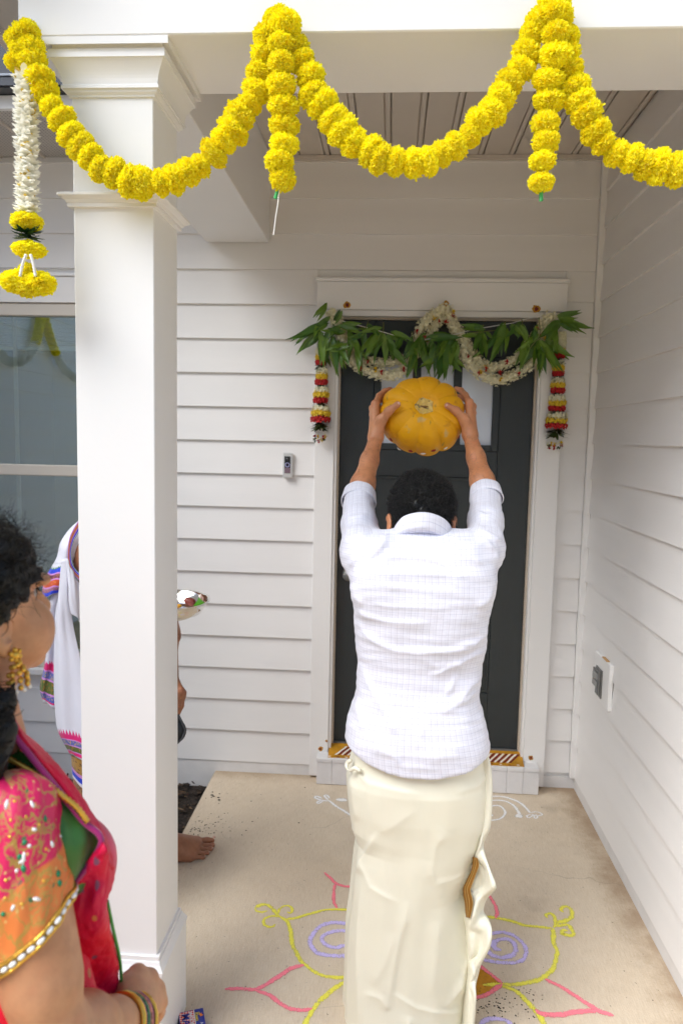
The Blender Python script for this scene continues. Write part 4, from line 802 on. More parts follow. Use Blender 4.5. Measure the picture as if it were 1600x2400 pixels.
def combine(parts):
    V = []; Q = []; n = 0
    for v, q in parts: V.append(v); Q.append(q+n); n += len(v)
    return np.vstack(V), np.vstack(Q)
def basis(fwd, up=(0, 0, 1)):
    f = unit(fwd); r = unit(np.cross(f, up)); u = np.cross(r, f); return r, f, u
def sheet(name, rows, m, parent, nu=28, nv=40, thick=.0022, uvs=True, disp=None):
    """cloth through rows of control points, with real thickness"""
    rows = [spline(r, nu) for r in rows]; G = np.stack([spline([r[i] for r in rows], nv) for i in range(nu)], 1)  # nv x nu x 3
    V = G.reshape(-1, 3); uv = np.stack(np.meshgrid(np.linspace(0, 1, nu), np.linspace(0, 1, nv)), -1).reshape(-1, 2)
    Q = np.array([(j*nu+i, j*nu+i+1, (j+1)*nu+i+1, (j+1)*nu+i) for j in range(nv-1) for i in range(nu-1)]); N = vnormals(V, Q)
    if disp is not None: V = V+N*disp(V, uv)[:, None]; N = vnormals(V, Q)
    n = len(V); V2 = np.vstack([V, V-N*thick]); e = []
    for j in range(nv-1): e += [(j*nu, (j+1)*nu, n+(j+1)*nu, n+j*nu), ((j+1)*nu-1+0, n+(j+1)*nu-1, n+(j+2)*nu-1, (j+2)*nu-1)]
    for i in range(nu-1): e += [(i, n+i, n+i+1, i+1), ((nv-1)*nu+i, (nv-1)*nu+i+1, n+(nv-1)*nu+i+1, n+(nv-1)*nu+i)]
    return mesh(name, V2, np.vstack([Q, Q[:, ::-1]+n, np.array(e)]), m, parent, True, np.vstack([uv, uv]))
def curls(name, spots, m, parent, rad=.0045, tr=.0011, turns=1.6, length=.012, npt=9, ns=3):
    """short coiled strands: spots = (point, outward normal)"""
    n = len(spots); P = np.array([s[0] for s in spots]); N = np.array([unit(s[1]) for s in spots]); T = nrs.normal(size=(n, 3)); T -= N*(T*N).sum(1)[:, None]; T /= np.linalg.norm(T, axis=1)[:, None]; B = np.cross(N, T)
    a = np.linspace(0, 1, npt); ph = nrs.uniform(0, 6.28, n); rr = rad*nrs.uniform(.6, 1.3, n); ll = length*nrs.uniform(.6, 1.4, n); tn = turns*nrs.uniform(.7, 1.3, n)*nrs.choice([-1, 1], n); lean = nrs.uniform(-.8, .8, n)
    ang = ph[:, None]+tn[:, None]*6.283*a; C = P[:, None]+N[:, None]*(ll[:, None]*a)[..., None]+T[:, None]*((rr[:, None]*np.cos(ang))+(lean*ll)[:, None]*a)[..., None]+B[:, None]*(rr[:, None]*np.sin(ang))[..., None]
    D = np.gradient(C, axis=1); D /= np.linalg.norm(D, axis=2)[..., None]; U = np.cross(D, N[:, None]+.01); U /= np.maximum(1e-9, np.linalg.norm(U, axis=2))[..., None]; W = np.cross(D, U); tap = tr*(1-.5*a)[None, :, None]
    V = np.stack([C+tap*(math.cos(6.283*k/ns)*U+math.sin(6.283*k/ns)*W) for k in range(ns)], 2).reshape(-1, 3)
    base = (np.arange(n)[:, None, None]*npt*ns); i = np.arange(npt-1)[None, :, None]*ns; k = np.arange(ns)[None, None, :]; k2 = (k+1) % ns
    Q = np.stack([base+i+k, base+i+k2, base+i+ns+k2, base+i+ns+k], -1).reshape(-1, 4); o = mesh(name, V, Q, m, parent, True); o['kind'] = 'stuff'; return o

def skin_mat(name, col, dark):
    t = NT(name); co = t.coords(); n1 = t.noise(co, 14, 4); n2 = t.noise(co, 220, 3); n3 = t.noise(co, 55, 4)
    c = t.mix(t.rng(n1, .3, .7), col, dark); c = t.mix(t.rng(n3, .42, .75, 0, .5), c, tuple(x*.74 for x in dark)); c = t.mix(t.rng(t.noise(co, 26, 3), .55, .75, 0, .35), c, (col[0]*1.02, col[1]*.72, col[2]*.66)); t.l(c, t.b.inputs['Base Color'])
    t.b.inputs['Roughness'].default_value = .48; t.b.inputs['Subsurface Weight'].default_value = .12; t.b.inputs['Subsurface Radius'].default_value = (1, .35, .2); t.b.inputs['Subsurface Scale'].default_value = .006
    t.bump(t.math('ADD', n2, t.math('MULTIPLY', n3, .8)), .22, .0015); return t.m
M_skin = skin_mat('skin tan', (.60, .265, .125), (.50, .20, .09)); M_skin2 = skin_mat('skin warm', (.60, .31, .165), (.52, .24, .12)); M_skin3 = skin_mat('skin brown', (.36, .155, .08), (.28, .11, .055))
M_nail = mat('finger nail', (.62, .36, .28), .3, coat=.3); M_hair = mat('black hair', (.008, .0075, .007), .42, spec=.5, var=.3, vscale=80); M_hair2 = mat('dark brown hair', (.0075, .006, .005), .5, spec=.32, var=.3, vscale=80)
def ear_into(s, c, r, f, u, sc=1., k=.004):
    """ear on the side pointed to by r"""
    s.ell(c, (.006*sc, .018*sc, .031*sc), (r, unit(f*.95+u*.0), u), k); s.ell(c+r*.004*sc-f*.003*sc+u*.003*sc, (.006*sc, .020*sc, .031*sc), (unit(r-f*.5), unit(f+r*.5), u), k)
    s.ell(c-u*.027*sc+f*.004*sc, (.006*sc, .010*sc, .012*sc), (r, f, u), k); s.ell(c+r*.010*sc+f*.004*sc, (.006*sc, .009*sc, .017*sc), (r, f, u), .004, True)
def face_into(s, Hc, r, f, u, sc=1., k=.02):
    """skull, jaw, cheeks, nose, lips"""
    E = (r, f, u); P = lambda a, b, c: Hc+(r*a+f*b+u*c)*sc
    s.ell(P(0, -.008, .012), (.074*sc, .094*sc, .098*sc), E, k); s.ell(P(0, .030, -.052), (.056*sc, .062*sc, .066*sc), E, k)
    for q in (-1, 1): s.ell(P(q*.034, .058, -.040), (.028*sc, .030*sc, .032*sc), E, k); s.ell(P(q*.030, .080, .008), (.020*sc, .012*sc, .012*sc), E, .012, True); s.ell(P(q*.034, .082, .024), (.026*sc, .014*sc, .010*sc), E, .014)
    s.cone(P(0, .088, .012), P(0, .112, -.030), .008*sc, .0115*sc, .012); s.ell(P(0, .104, -.034), (.017*sc, .011*sc, .009*sc), E, .008); s.ell(P(0, .082, -.098), (.024*sc, .020*sc, .018*sc), E, .018)
    s.ell(P(0, .094, -.062), (.022*sc, .009*sc, .0065*sc), E, .006); s.ell(P(0, .092, -.073), (.019*sc, .009*sc, .0075*sc), E, .006); s.cone(P(-.018, .103, -.0675), P(.018, .103, -.0675), .0018, .0018, .003, True)
# ================================================================== the man lifting the pumpkin
man = thing('person', 'man in white checked shirt and cream wrap lifting a pumpkin towards the door', 'person', (.33, -1.46, 0))
TM = 2.08                                                    # distance of his trunk from the camera plane
# ---- pumpkin
PC = PT(989, 977, 2.50); PA = unit(A(.03, -1, .44)); PR = unit(np.cross(PA, A(0, 0, 1))); PU = np.cross(PR, PA)   # axis towards the camera, right, up
pump = thing('pumpkin', 'golden-yellow ribbed pumpkin held overhead, stem scar facing the viewer', 'pumpkin', tuple(PC))
nu, nv = 220, 90; V = []
for j in range(nv):
    ph = math.pi*(j+.5)/nv
    for i in range(nu):
        th = 2*math.pi*i/nu; s = math.sin(ph)
        rib = (abs(math.cos(th*5.5+.35*math.sin(th*2)))**.5-.62)*(.088+.028*math.sin(th*3+1))*s**.5+.018*math.sin(th*2+.7)*s+.014*math.sin(th*3+2)*s
        R = .1385*(s**.72)*(1+rib); hgt = .092*(math.copysign(abs(math.cos(ph))**.85, math.cos(ph)))-.026*math.exp(-(R/.030)**2)*(1 if math.cos(ph) > 0 else -1)*1.0
        hgt *= 1+rib*1.2*s
        sv = .955+.02*math.sin(th); wob = 1+.035*math.sin(th-.2)
        V.append(PC+PR*R*math.cos(th)*wob*1.0+PU*R*math.sin(th)*sv+PA*hgt)
Q = np.array([(j*nu+i, (j+1)*nu+i, (j+1)*nu+(i+1) % nu, j*nu+(i+1) % nu) for j in range(nv-1) for i in range(nu)])
t = NT('pumpkin skin'); co = t.coords(); n1 = t.noise(co, 9, 5, .6); n2 = t.noise(co, 45, 5, .7); n3 = t.noise(co, 26, 4)
c = t.mix(t.rng(n1, .3, .7), (.76, .37, .004), (.66, .30, .005)); c = t.mix(t.rng(n2, .55, .72, 0, .45), c, (.70, .36, .04)); c = t.mix(t.rng(n3, .62, .70, 0, .55), c, (.42, .16, .012))
c = t.mix(t.rng(t.noise(co, 16, 3), .66, .72, 0, .6), c, (.45, .36, .18)); c = t.mix(t.rng(t.noise(t.coords(scale=(3, 1, 1)), 22, 4), .66, .70, 0, .7), c, (.30, .20, .03)); t.l(c, t.b.inputs['Base Color']); t.b.inputs['Roughness'].default_value = .5; t.b.inputs['Specular IOR Level'].default_value = .25; t.bump(t.math('ADD', n2, t.math('MULTIPLY', t.noise(co, 14, 6, .7), 2)), .45, .004); M_pump = t.m
mesh('flesh', np.array(V), Q, M_pump, pump, True)
SCP = PC+PA*.068
v = [SCP+PA*.012]; f = []; k = 15
for j, (rr, hh) in enumerate(((.014, .010), (.028, .016), (.040, .007), (.052, .003))):
    for i in range(k):
        a = i*6.283/k; q = rr*(1+(.28 if i % 3 == 0 else -.1)*(j > 0)); v.append(SCP+PR*q*math.cos(a)+PU*q*math.sin(a)+PA*(hh+rnd.uniform(-.001, .001)))
f = [(0, 1+i, 1+(i+1) % k) for i in range(k)]+[(1+j*k+i, 1+(j+1)*k+i, 1+(j+1)*k+(i+1) % k, 1+j*k+(i+1) % k) for j in range(3) for i in range(k)]
t = NT('stem scar'); co = t.coords(); c = t.mix(t.rng(t.noise(co, 120, 4), .35, .65), (.66, .46, .10), (.50, .33, .10)); c = t.mix(t.rng(t.noise(co, 60, 3), .58, .66, 0, .8), c, (.14, .10, .04)); t.l(c, t.b.inputs['Base Color']); t.bump(t.noise(co, 160, 4), .6, .003)
mesh('stem_scar', v, f, t.m, pump)
b = MB(); b.tube([SCP+PA*.013-PR*.012-PU*.001, SCP+PA*.016-PU*.004, SCP+PA*.013+PR*.012+PU*.002], [.002, .003, .0015], 6); b.build('stem_stub', mat('stem brown', (.22, .10, .03), .8), pump)
for i in range(10):
    a = i*.628+.2; r0, r1 = .046, rnd.uniform(.058, .080); b = MB(); pts = [SCP+PR*r*math.cos(a)*1.02+PU*r*math.sin(a)*.97+PA*(.0022+(r-.036)*.50 if r < .055 else .012-(r-.055)*.02) for r in np.linspace(r0, r1, 4)]; b.tube(pts, [.0016, .0012, .0009, .0004], 5); b.build('green_streak', mat('green streak', (.16, .16, .03), .7), pump)
def on_pump(px, py):
    """front surface of the pumpkin behind a pixel"""
    d = unit(ray(px, py)); o = CAM-PC; lo = 1.9
    for _ in range(400):
        p = o+d*lo; x, y, z = p@PR, p@PU, p@PA; e = math.sqrt((x/.139)**2+(y/.133)**2)**2.6+abs(z/.092)**2.4
        if e < 1: break
        lo += .003
    return CAM+d*lo
for px, py, m in ((935, 1051, 'w'), (962, 1056, 'r'), (991, 1062, 'w'), (1015, 1055, 'r'), (1043, 1049, 'w'), (917, 1030, 'r'), (1072, 1024, 'r')):
    q = on_pump(px, py); n = unit(q-PC); e1 = unit(np.cross(n, A(1, 0, .1))); e2 = np.cross(n, e1); kk = 12; s = .0085 if m == 'r' else .0062; sx = 1.0 if m == 'r' else 1.5; ang = rnd.uniform(0, .6)
    vv = [q+(e1*math.cos(i*6.283/kk)*s*rnd.uniform(.75, 1.15)+e2*sx*math.sin(i*6.283/kk)*s*rnd.uniform(.8, 1.15))+n*.002 for i in range(kk)]+[q+n*.006]; mesh('paste_dot', vv, [(i, (i+1) % kk, kk) for i in range(kk)], M_flour if m == 'w' else mat('kumkum dot', (.30, .012, .012), .7), pump, True)

# ---- trunk profile from its outline in the photograph: (pixel row, left, right)
prof = [(1300, 838, 1142), (1336, 828, 1153), (1368, 830, 1152), (1388, 831, 1149), (1420, 832, 1144), (1450, 830, 1141), (1515, 832, 1137), (1545, 838, 1128), (1580, 836, 1126), (1630, 832, 1122), (1690, 812, 1138), (1735, 806, 1148), (1780, 808, 1155), (1830, 812, 1152)]
pr = []
for y, l, r in prof:
    a, b = PT(l, y, TM), PT(r, y, TM); pr.append((a[2], (a[0]+b[0])/2, abs(b[0]-a[0])/2))
pr = np.array(pr[::-1]); PZ, PCX, PHW = pr[:, 0], pr[:, 1], pr[:, 2]
TCY = float(PT(985, 1500, TM)[1])
dep = lambda z: np.interp(z, [.6, .85, 1.0, 1.2, 1.33, 1.42], [.150, .146, .114, .122, .118, .09])
cyf = lambda z: TCY+np.interp(z, [.6, .85, 1.05, 1.25, 1.42], [-.01, -.012, .008, .0, .028])
def trunk(X, Y, Z):
    zz = Z; a = np.interp(zz, PZ, PHW).astype(np.float32); c = np.interp(zz, PZ, PCX).astype(np.float32); d_ = dep(zz).astype(np.float32); y0 = cyf(zz).astype(np.float32)
    e = (np.abs((X-c)/a)**2.5+np.abs((Y-y0)/d_)**2.5)**(1/2.5); d = (e-1)*np.minimum(a, d_); return np.maximum(d, zz-1.40)
ShL, ElL, WrL = PT(842, 1296, TM), PT(841, 1168, 2.30), PT(880, 1028, 2.44); ShR, ElR, WrR = PT(1136, 1293, TM), PT(1138, 1160, 2.30), PT(1101, 1022, 2.44)
NB = PT(990, 1262, TM+.02); HC = PT(988, 1206, 2.165)
# ---- shirt
s = SDF((min(ShL[0], PCX.min()-.22)-.06, TCY-.20, .68), (ShR[0]+.12, TCY+.36, 1.60), .0055)
s.fn(trunk, .01)
for Sh, El, sg in ((ShL, ElL, -1), (ShR, ElR, 1)):
    s.cone(NB+A(sg*.045, -.005, -.02), Sh+A(-sg*.02, 0, .004), .050, .050, .05); s.cone(Sh, Sh+(El-Sh)*.5, .051, .050, .035); s.cone(Sh+(El-Sh)*.5, El+(El-Sh)*.05, .0505, .046, .02)
    s.ell(Sh+A(-sg*.06, -.055, -.07), (.065, .055, .09), None, .05)
s.ell(NB+A(0, -.03, -.035), (.10, .075, .06), None, .04)
HZ = PT(985, 1838, TM-.145)[2]; HS = PT(806, 1738, TM)[2]-HZ
hem = lambda X, Y, Z: Z-(HZ+np.abs(np.clip((X-PCX[0])/.20, -1.2, 1.2))**2.2*HS+np.clip((Y-TCY)/.3, 0, 1)*.02)
s.fn(hem, .004, True)
s.cone(NB+A(0, .012, .045), NB+A(0, .02, .2), .050, .06, .01, True)
for El, Sh in ((ElL, ShL), (ElR, ShR)): d = unit(El-Sh); s.cone(El+d*.030, El+d*.16, .046, .06, .003, True)
V, Q = s.mesh(); V = relax(V, Q, 2); N = vnormals(V, Q); uvp, _ = proj(V); back = np.clip(-N[:, 1]*1.5+.3, 0, 1)
Z2 = lambda l: [(780+x/3.459, 1180+y/3.459) for x, y in l]
D = np.zeros(len(V))
for poly, amp, w, sd_ in (([(190, 845), (260, 905), (420, 950), (620, 965), (820, 960)], .0075, 6, .5), ([(300, 800), (420, 830), (600, 840), (800, 850), (980, 850)], .005, 5, .5), ([(200, 930), (250, 1040), (370, 1130), (520, 1190), (700, 1205), (900, 1195), (1100, 1170), (1235, 1110)], .0085, 7, .6),
    ([(1250, 990), (1220, 1080), (1150, 1130), (1000, 1160)], .006, 5, .4), ([(1225, 1180), (1130, 1240), (1000, 1300), (860, 1370), (760, 1390)], .006, 7, -.4), ([(215, 1280), (300, 1470), (400, 1650), (480, 1800), (520, 1900)], .0075, 7, .5), ([(190, 1590), (215, 1720), (245, 1860)], .006, 6, .4),
    ([(330, 500), (470, 440), (650, 430), (820, 470), (1000, 540)], .006, 10, -.4), ([(300, 560), (520, 560), (760, 575), (1000, 590), (1180, 560)], .005, 7, .5), ([(1200, 1400), (1120, 1480), (1050, 1560), (1010, 1640)], .006, 7, .4), ([(1190, 1470), (1080, 1600), (960, 1660), (860, 1700)], .005, 8, .4),
    ([(1000, 1390), (960, 1480), (900, 1560)], .005, 7, -.4), ([(700, 1260), (850, 1320), (980, 1300), (1100, 1330)], .004, 8, .3), ([(450, 300), (380, 380), (260, 480)], .008, 7, .4), ([(430, 240), (410, 320), (330, 400)], .009, 6, -.5), ([(920, 320), (1000, 380), (1120, 440), (1230, 500)], .007, 8, .4), ([(960, 290), (1040, 250), (1140, 230)], .008, 6, .4), ([(1150, 260), (1250, 310), (1320, 400), (1340, 520)], .006, 7, .4), ([(340, 620), (500, 680), (700, 690), (900, 700), (1150, 690)], .0035, 7, .4), ([(160, 640), (190, 760), (260, 820)], .006, 7, .4), ([(1290, 700), (1240, 800), (1160, 850)], .006, 7, .4),
    ([(120, 520), (200, 440), (250, 330)], .007, 8, .3), ([(80, 230), (190, 190), (320, 200)], .007, 6, .5), ([(75, 130), (180, 110), (290, 90)], .007, 6, .5), ([(70, 320), (170, 270), (300, 230)], .006, 7, .4), ([(1130, 170), (1230, 210), (1370, 200)], .007, 6, .5), ([(1140, 60), (1250, 100), (1380, 60)], .007, 6, .5), ([(1150, 210), (1280, 260), (1370, 320)], .006, 6, .4), ([(600, 2030), (850, 2060), (1080, 2040)], .003, 9, .3), ([(300, 1960), (480, 2040), (560, 2120)], .005, 8, .4), ([(760, 1780), (700, 1900), (690, 2010)], .003, 8, .3)):
    D += pcrease(uvp, Z2(poly), amp*1.0, w*1.05, sd_)
V = V+N*(D*back+.0016*vnoise(V, 48, 3)+.0012*vnoise(V*A(1, 1, 2.2), 70, 5))[:, None]
# check cloth coordinates: sleeves along the arm, trunk round the body
def arm_uv(V, Sh, El):
    d = unit(El-Sh); e1 = unit(np.cross(d, A(1, 0, 0))); e2 = np.cross(d, e1); q = V-Sh; return np.stack([np.arctan2(q@e2, q@e1)*.05, q@d], 1), q@d, np.linalg.norm(q-np.outer(q@d, d), axis=1)
aw = np.interp(V[:, 2], PZ, PHW); thx = np.clip((V[:, 0]-np.interp(V[:, 2], PZ, PCX))/aw, -1, 1); U0 = np.stack([np.where(V[:, 1] < cyf(V[:, 2])+.02, np.arcsin(thx*.98)*.165, np.sign(thx)*.50-np.arcsin(thx*.98)*.165), V[:, 2]-.25*np.clip(V[:, 2]-1.36, 0, 1)*0], 1)
UVs = U0.copy()
for Sh, El in ((ShL, ElL), (ShR, ElR)):
    u, t_, rr = arm_uv(V, Sh, El); m = (t_ > -.005) & (rr < .085) & ((V[:, 1] > TCY+.055) | (V[:, 2] > Sh[2]+.03)); UVs[m] = u[m]+A(.013, .007)
t = NT('checked shirt cloth'); tc = t.n('TexCoord'); wv = t.noise(t.coords(), 30, 3); sx = t.n('SeparateXYZ'); t.l(tc.outputs['UV'], sx.inputs[0])
def lines(v, pitch, w, off=0.):
    a = t.math('FRACT', t.math('ADD', t.math('DIVIDE', v, pitch), off)); return t.rng(t.math('ABSOLUTE', t.math('SUBTRACT', a, .5)), .5-w/pitch, .5, 0, 1)
ux, uy = t.math('ADD', sx.outputs[0], t.math('MULTIPLY', t.math('SUBTRACT', wv, .5), .0035)), t.math('ADD', sx.outputs[1], t.math('MULTIPLY', t.math('SUBTRACT', wv, .5), .003))
lx = t.math('MAXIMUM', lines(ux, .0150, .0011), t.math('MULTIPLY', lines(ux, .0150, .0009, .36), .55)); ly = t.math('MAXIMUM', lines(uy, .0140, .0011), t.math('MULTIPLY', lines(uy, .0140, .0008, .4), .45))
c = t.mix(t.math('MULTIPLY', lx, .38), (.74, .745, .83), (.28, .23, .31)); c = t.mix(t.math('MULTIPLY', ly, .34), c, (.23, .25, .42)); t.l(c, t.b.inputs['Base Color']); t.b.inputs['Roughness'].default_value = .75; t.b.inputs['Sheen Weight'].default_value = .15
wea = t.noise(t.coords(), 900, 2); t.bump(t.math('ADD', t.math('MULTIPLY', wea, .3), t.noise(t.coords(scale=(1, 1, 2.4)), 26, 3)), .3, .006); M_shirt = t.m
def clean(V, Q, uv, name, m, parent):
    """per-face uv so that a seam never smears across a face"""
    o = mesh(name, V, Q, m, parent, True); l = o.data.uv_layers.new(name='UVMap'); u = uv[Q]; bad = (np.abs(u-u[:, :1]).max((1, 2)) > .03); u[bad] = u[bad][:, :1]+(V[Q[bad]][:, :, [0, 2]]-V[Q[bad]][:, :1, [0, 2]]); l.data.foreach_set('uv', u.astype(np.float32).ravel()); return o
clean(V, Q, UVs, 'shirt', M_shirt, man)
# rolled cuffs
for El, Sh, sg in ((ElL, ShL, -1), (ElR, ShR, 1)):
    d = unit(El-Sh); d = unit(d*.75+unit((WrL if sg < 0 else WrR)-El)*.55); e1 = unit(np.cross(d, A(1, 0, 0))); e2 = np.cross(d, e1); nu = 48; c0 = El+d*.002; rows = [(-.024, .0500), (-.0235, .0525), (-.018, .0535), (-.004, .0515), (.012, .0498), (.021, .0488), (.0235, .0470), (.021, .0440), (.0, .043), (-.02, .044)]
    v = []; uv = []
    for h, r in rows:
        for i in range(nu+1):
            a = 6.283*i/nu; q = r*(1+.035*math.sin(2*a+sg)+.012*math.sin(7*a)); hh = h+.005*math.sin(a+sg); v.append(c0+d*hh+q*(math.cos(a)*e1+math.sin(a)*e2)); uv.append((a*.05, hh))
    mesh('cuff', v, [(j*(nu+1)+i, j*(nu+1)+i+1, (j+1)*(nu+1)+i+1, (j+1)*(nu+1)+i) for j in range(len(rows)-1) for i in range(nu)], M_shirt, man, True, uv)
# collar: a folded band round the neck
top = [(922, 1243), (930, 1229), (944, 1214), (965, 1206), (988, 1203), (1012, 1206), (1036, 1216), (1052, 1231), (1059, 1249)]; bot = [(915, 1256), (921, 1256), (938, 1246), (962, 1239), (988, 1236), (1014, 1240), (1036, 1252), (1052, 1268), (1062, 1276)]
tt = [2.105, 2.06, 2.035, 2.018, 2.010, 2.018, 2.035, 2.06, 2.105]
R0 = [PT(x+1, y+10, w+.022) for (x, y), w in zip(top, tt)]; R1 = [PT(x, y, w+.010) for (x, y), w in zip(top, tt)]; R2 = [PT(x, y+1, w-.002) for (x, y), w in zip(top, tt)]; R3 = [PT(x, y+3, w-.006) for (x, y), w in zip(bot, tt)]; R4 = [PT(x, y+16, w+.03) for (x, y), w in zip(bot, tt)]
o = sheet('collar', [R0, R1, R2, [a*.5+b*.5+A(0, -.003, 0) for a, b in zip(R2, R3)], R3, R4], M_shirt, man, 60, 26, .002)
l = o.data.uv_layers[0]; co_ = np.empty(len(l.data)*2, np.float32); l.data.foreach_get('uv', co_); co_ = co_.reshape(-1, 2)*A(.24, .06)+A(.005, 0); l.data.foreach_set('uv', co_.astype(np.float32).ravel())
# ---- body: head and neck, forearms and hands, trunk and legs
parts = []
hr, hf, hu = basis((0.03, .93, -.30)); s = SDF(HC-A(.13, .15, .17), HC+A(.13, .16, .14), .004)
face_into(s, HC, hr, hf, hu, 1.0); s.cone(HC-hf*.025-hu*.06, NB+A(0, .015, -.05), .056, .060, .03); s.fn(lambda X, Y, Z: (NB[2]-.075)-Z, .005, True) if False else None
EarL, EarR = PT(913, 1231, 2.15), PT(1060, 1230, 2.15)
for e, q in ((EarL, -1), (EarR, 1)): ear_into(s, e, hr*q, hf, hu, 1.05)
parts.append(s.mesh())
def hand(Wr, El, K, F_, thumb, tw):
    lo = np.min([Wr, El, *K, *[p for c in F_ for p in c], *thumb], 0)-.05; hi = np.max([Wr, El, *K, *[p for c in F_ for p in c], *thumb], 0)+.05; s = SDF(lo, hi, .0027)
    fa = Wr-El; s.cone(El-fa*.12, El+fa*.22, .038, .0365, .02); s.cone(El+fa*.22, El+fa*.62, .0365, .0275, .02); s.cone(El+fa*.62, Wr, .0272, .0225, .02)
    for i, k in enumerate(K): s.cone(Wr+(k-Wr)*.05, k, .0175, (.0125, .0125, .012, .011)[i], .016)
    for i, c in enumerate(F_):
        r = [(.0112, .0104, .0095, .0082), (.0114, .0106, .0096, .0084), (.0108, .010, .009, .008), (.0098, .009, .0082, .0072)][i]; s.chain([K[i]]+c, r, .005); s.ell(K[i], (.0125, .0125, .0125), None, .008)
    s.chain([Wr*.75+thumb[0]*.25]+thumb, (.020, .0165, .0122, .0098), .012); s.ell(thumb[-1], (.0098, .0098, .0098), None, .004); V, Q = s.mesh(); return relax(V, Q, 1, .4), Q
HL = dict(K=[PT(879, 947, 2.475), PT(874, 957, 2.500), PT(874, 971, 2.522), PT(880, 988, 2.535)], F_=[[PT(888, 928, 2.515), PT(901, 917, 2.545), PT(914, 912, 2.565)], [PT(886, 940, 2.550), PT(902, 932, 2.585), PT(922, 930, 2.595)], [PT(887, 958, 2.570), PT(904, 953, 2.600), PT(924, 953, 2.605)], [PT(893, 980, 2.575), PT(907, 977, 2.598), PT(922, 977, 2.602)]], thumb=[PT(893, 985, 2.428), PT(911, 963, 2.410), PT(931, 948, 2.398)])
HR = dict(K=[PT(1099, 943, 2.475), PT(1106, 953, 2.500), PT(1106, 968, 2.522), PT(1100, 985, 2.535)], F_=[[PT(1090, 926, 2.515), PT(1080, 915, 2.545), PT(1068, 911, 2.565)], [PT(1094, 938, 2.550), PT(1078, 930, 2.585), PT(1058, 928, 2.595)], [PT(1093, 955, 2.570), PT(1076, 950, 2.600), PT(1056, 950, 2.605)], [PT(1088, 978, 2.575), PT(1074, 975, 2.598), PT(1058, 975, 2.602)]], thumb=[PT(1087, 983, 2.428), PT(1068, 963, 2.410), PT(1048, 951, 2.398)])
parts.append(hand(WrL, ElL, tw=0, **HL)); parts.append(hand(WrR, ElR, tw=0, **HR))
s = SDF((PCX[0]-.25, TCY-.2, -.005), (PCX[0]+.25, TCY+.3, 1.42), .012)
s.cone((PCX[5], TCY+.02, 1.30), (PCX[2], TCY+.01, .85), .095, .105, .03)
for q in (-1, 1): hx = PCX[1]+q*.085; s.cone((hx, TCY, .85), (hx, TCY+.02, .47), .078, .052, .03); s.cone((hx, TCY+.02, .47), (hx, TCY-.0, .09), .052, .034, .02); s.cone((hx, TCY-.03, .035), (hx+q*.02, TCY+.16, .022), .033, .022, .02)
for Sh, El in ((ShL, ElL), (ShR, ElR)): s.cone(Sh, El, .044, .040, .02); s.cone(NB-A(0, 0, .05), Sh, .045, .045, .03)
parts.append(s.mesh()); V, Q = combine(parts); mesh('body', V, Q, M_skin, man, True)
for Wr, El, q in ((WrL, ElL, parts[1]), (WrR, ElR, parts[2])):
    Vv, Nv = q[0], vnormals(*q); fa = Wr-El; tt_ = ((Vv-El)@fa)/(fa@fa); ii = np.flatnonzero((tt_ > .12) & (tt_ < .95)); ii = ii[nrs.randint(0, len(ii), 650)]; curls('arm_hair', [(Vv[i]-Nv[i]*.0006, Nv[i]*.35-unit(fa)*.8+nrs.normal(size=3)*.3) for i in ii], M_hair, man, .0012, .00022, .4, .013, 6, 3)
for pts, sg in ((HL['thumb'], -1), (HR['thumb'], 1)):
    d = unit(pts[2]-pts[1]); n = unit(CAM-pts[2]); n = unit(n-d*(n@d)); s_ = np.cross(d, n); v = []; k = 14; c0 = pts[2]+d*.0035+n*.0082
    for rr, h in ((1, 0), (.6, .0011)): v += [c0+d*.0078*rr*math.cos(i*6.283/k)+s_*.0062*rr*math.sin(i*6.283/k)-n*(.0022*(rr*math.sin(i*6.283/k))**2)+n*h for i in range(k)]
    v.append(c0+n*.0014); mesh('thumb_nail', v, [(i, (i+1) % k, k+(i+1) % k, k+i) for i in range(k)]+[(k+i, k+(i+1) % k, 2*k) for i in range(k)], M_nail, man, True)
for q in (-1, 1): b = MB(); c_ = HC+hr*.030*q+hf*.083+hu*.008; b.lathe(c_, [(0, .011), (.006, .0095), (.0105, .004), (.0115, 0), (0, -.01)], 14, hf); b.build('eye', mat('eye', (.75, .72, .70), .2), man, True)
# ---- hair: close curls over the skull
s = SDF(HC-A(.14, .16, .16), HC+A(.14, .16, .15), .005); s.ell(HC-hf*.012+hu*.020, (.088, .101, .097), (hr, hf, hu), .01); s.cone(HC-hf*.055-hu*.045, HC-hf*.045-hu*.075, .052, .040, .02)
s.fn(lambda X, Y, Z: -(-((X-HC[0])*hf[0]+(Y-HC[1])*hf[1]+(Z-HC[2])*hf[2])+.066-.25*np.clip(-((Z-HC[2])), -.2, .2)), .01, True) if False else None
V, Q = s.mesh(); q = V-HC; F1 = q@hf; U1 = q@hu; Nn = vnormals(V, Q)
keep = ~((F1 > .052) & (U1 < .052)) & ~((F1 > .012) & (U1 < .0)) & ~((U1 < -.075)) & ~((F1 > -.018) & (F1 < .05) & (U1 < -.022))
V = V+Nn*(.003*vnoise(V, 150, 2)+.002*vnoise(V, 300, 4))[:, None]; Qk = Q[keep[Q].all(1)]; mesh('hair', V, Qk, M_hair, man, True)
ids = np.flatnonzero(keep); ids = ids[nrs.randint(0, len(ids), 5600)]
curls('hair_curls', [(V[i]+nrs.normal(size=3)*.003-Nn[i]*.002, Nn[i]+nrs.normal(size=3)*.35) for i in ids], M_hair, man, .0046, .0009, 1.5, .0125, 11, 3)
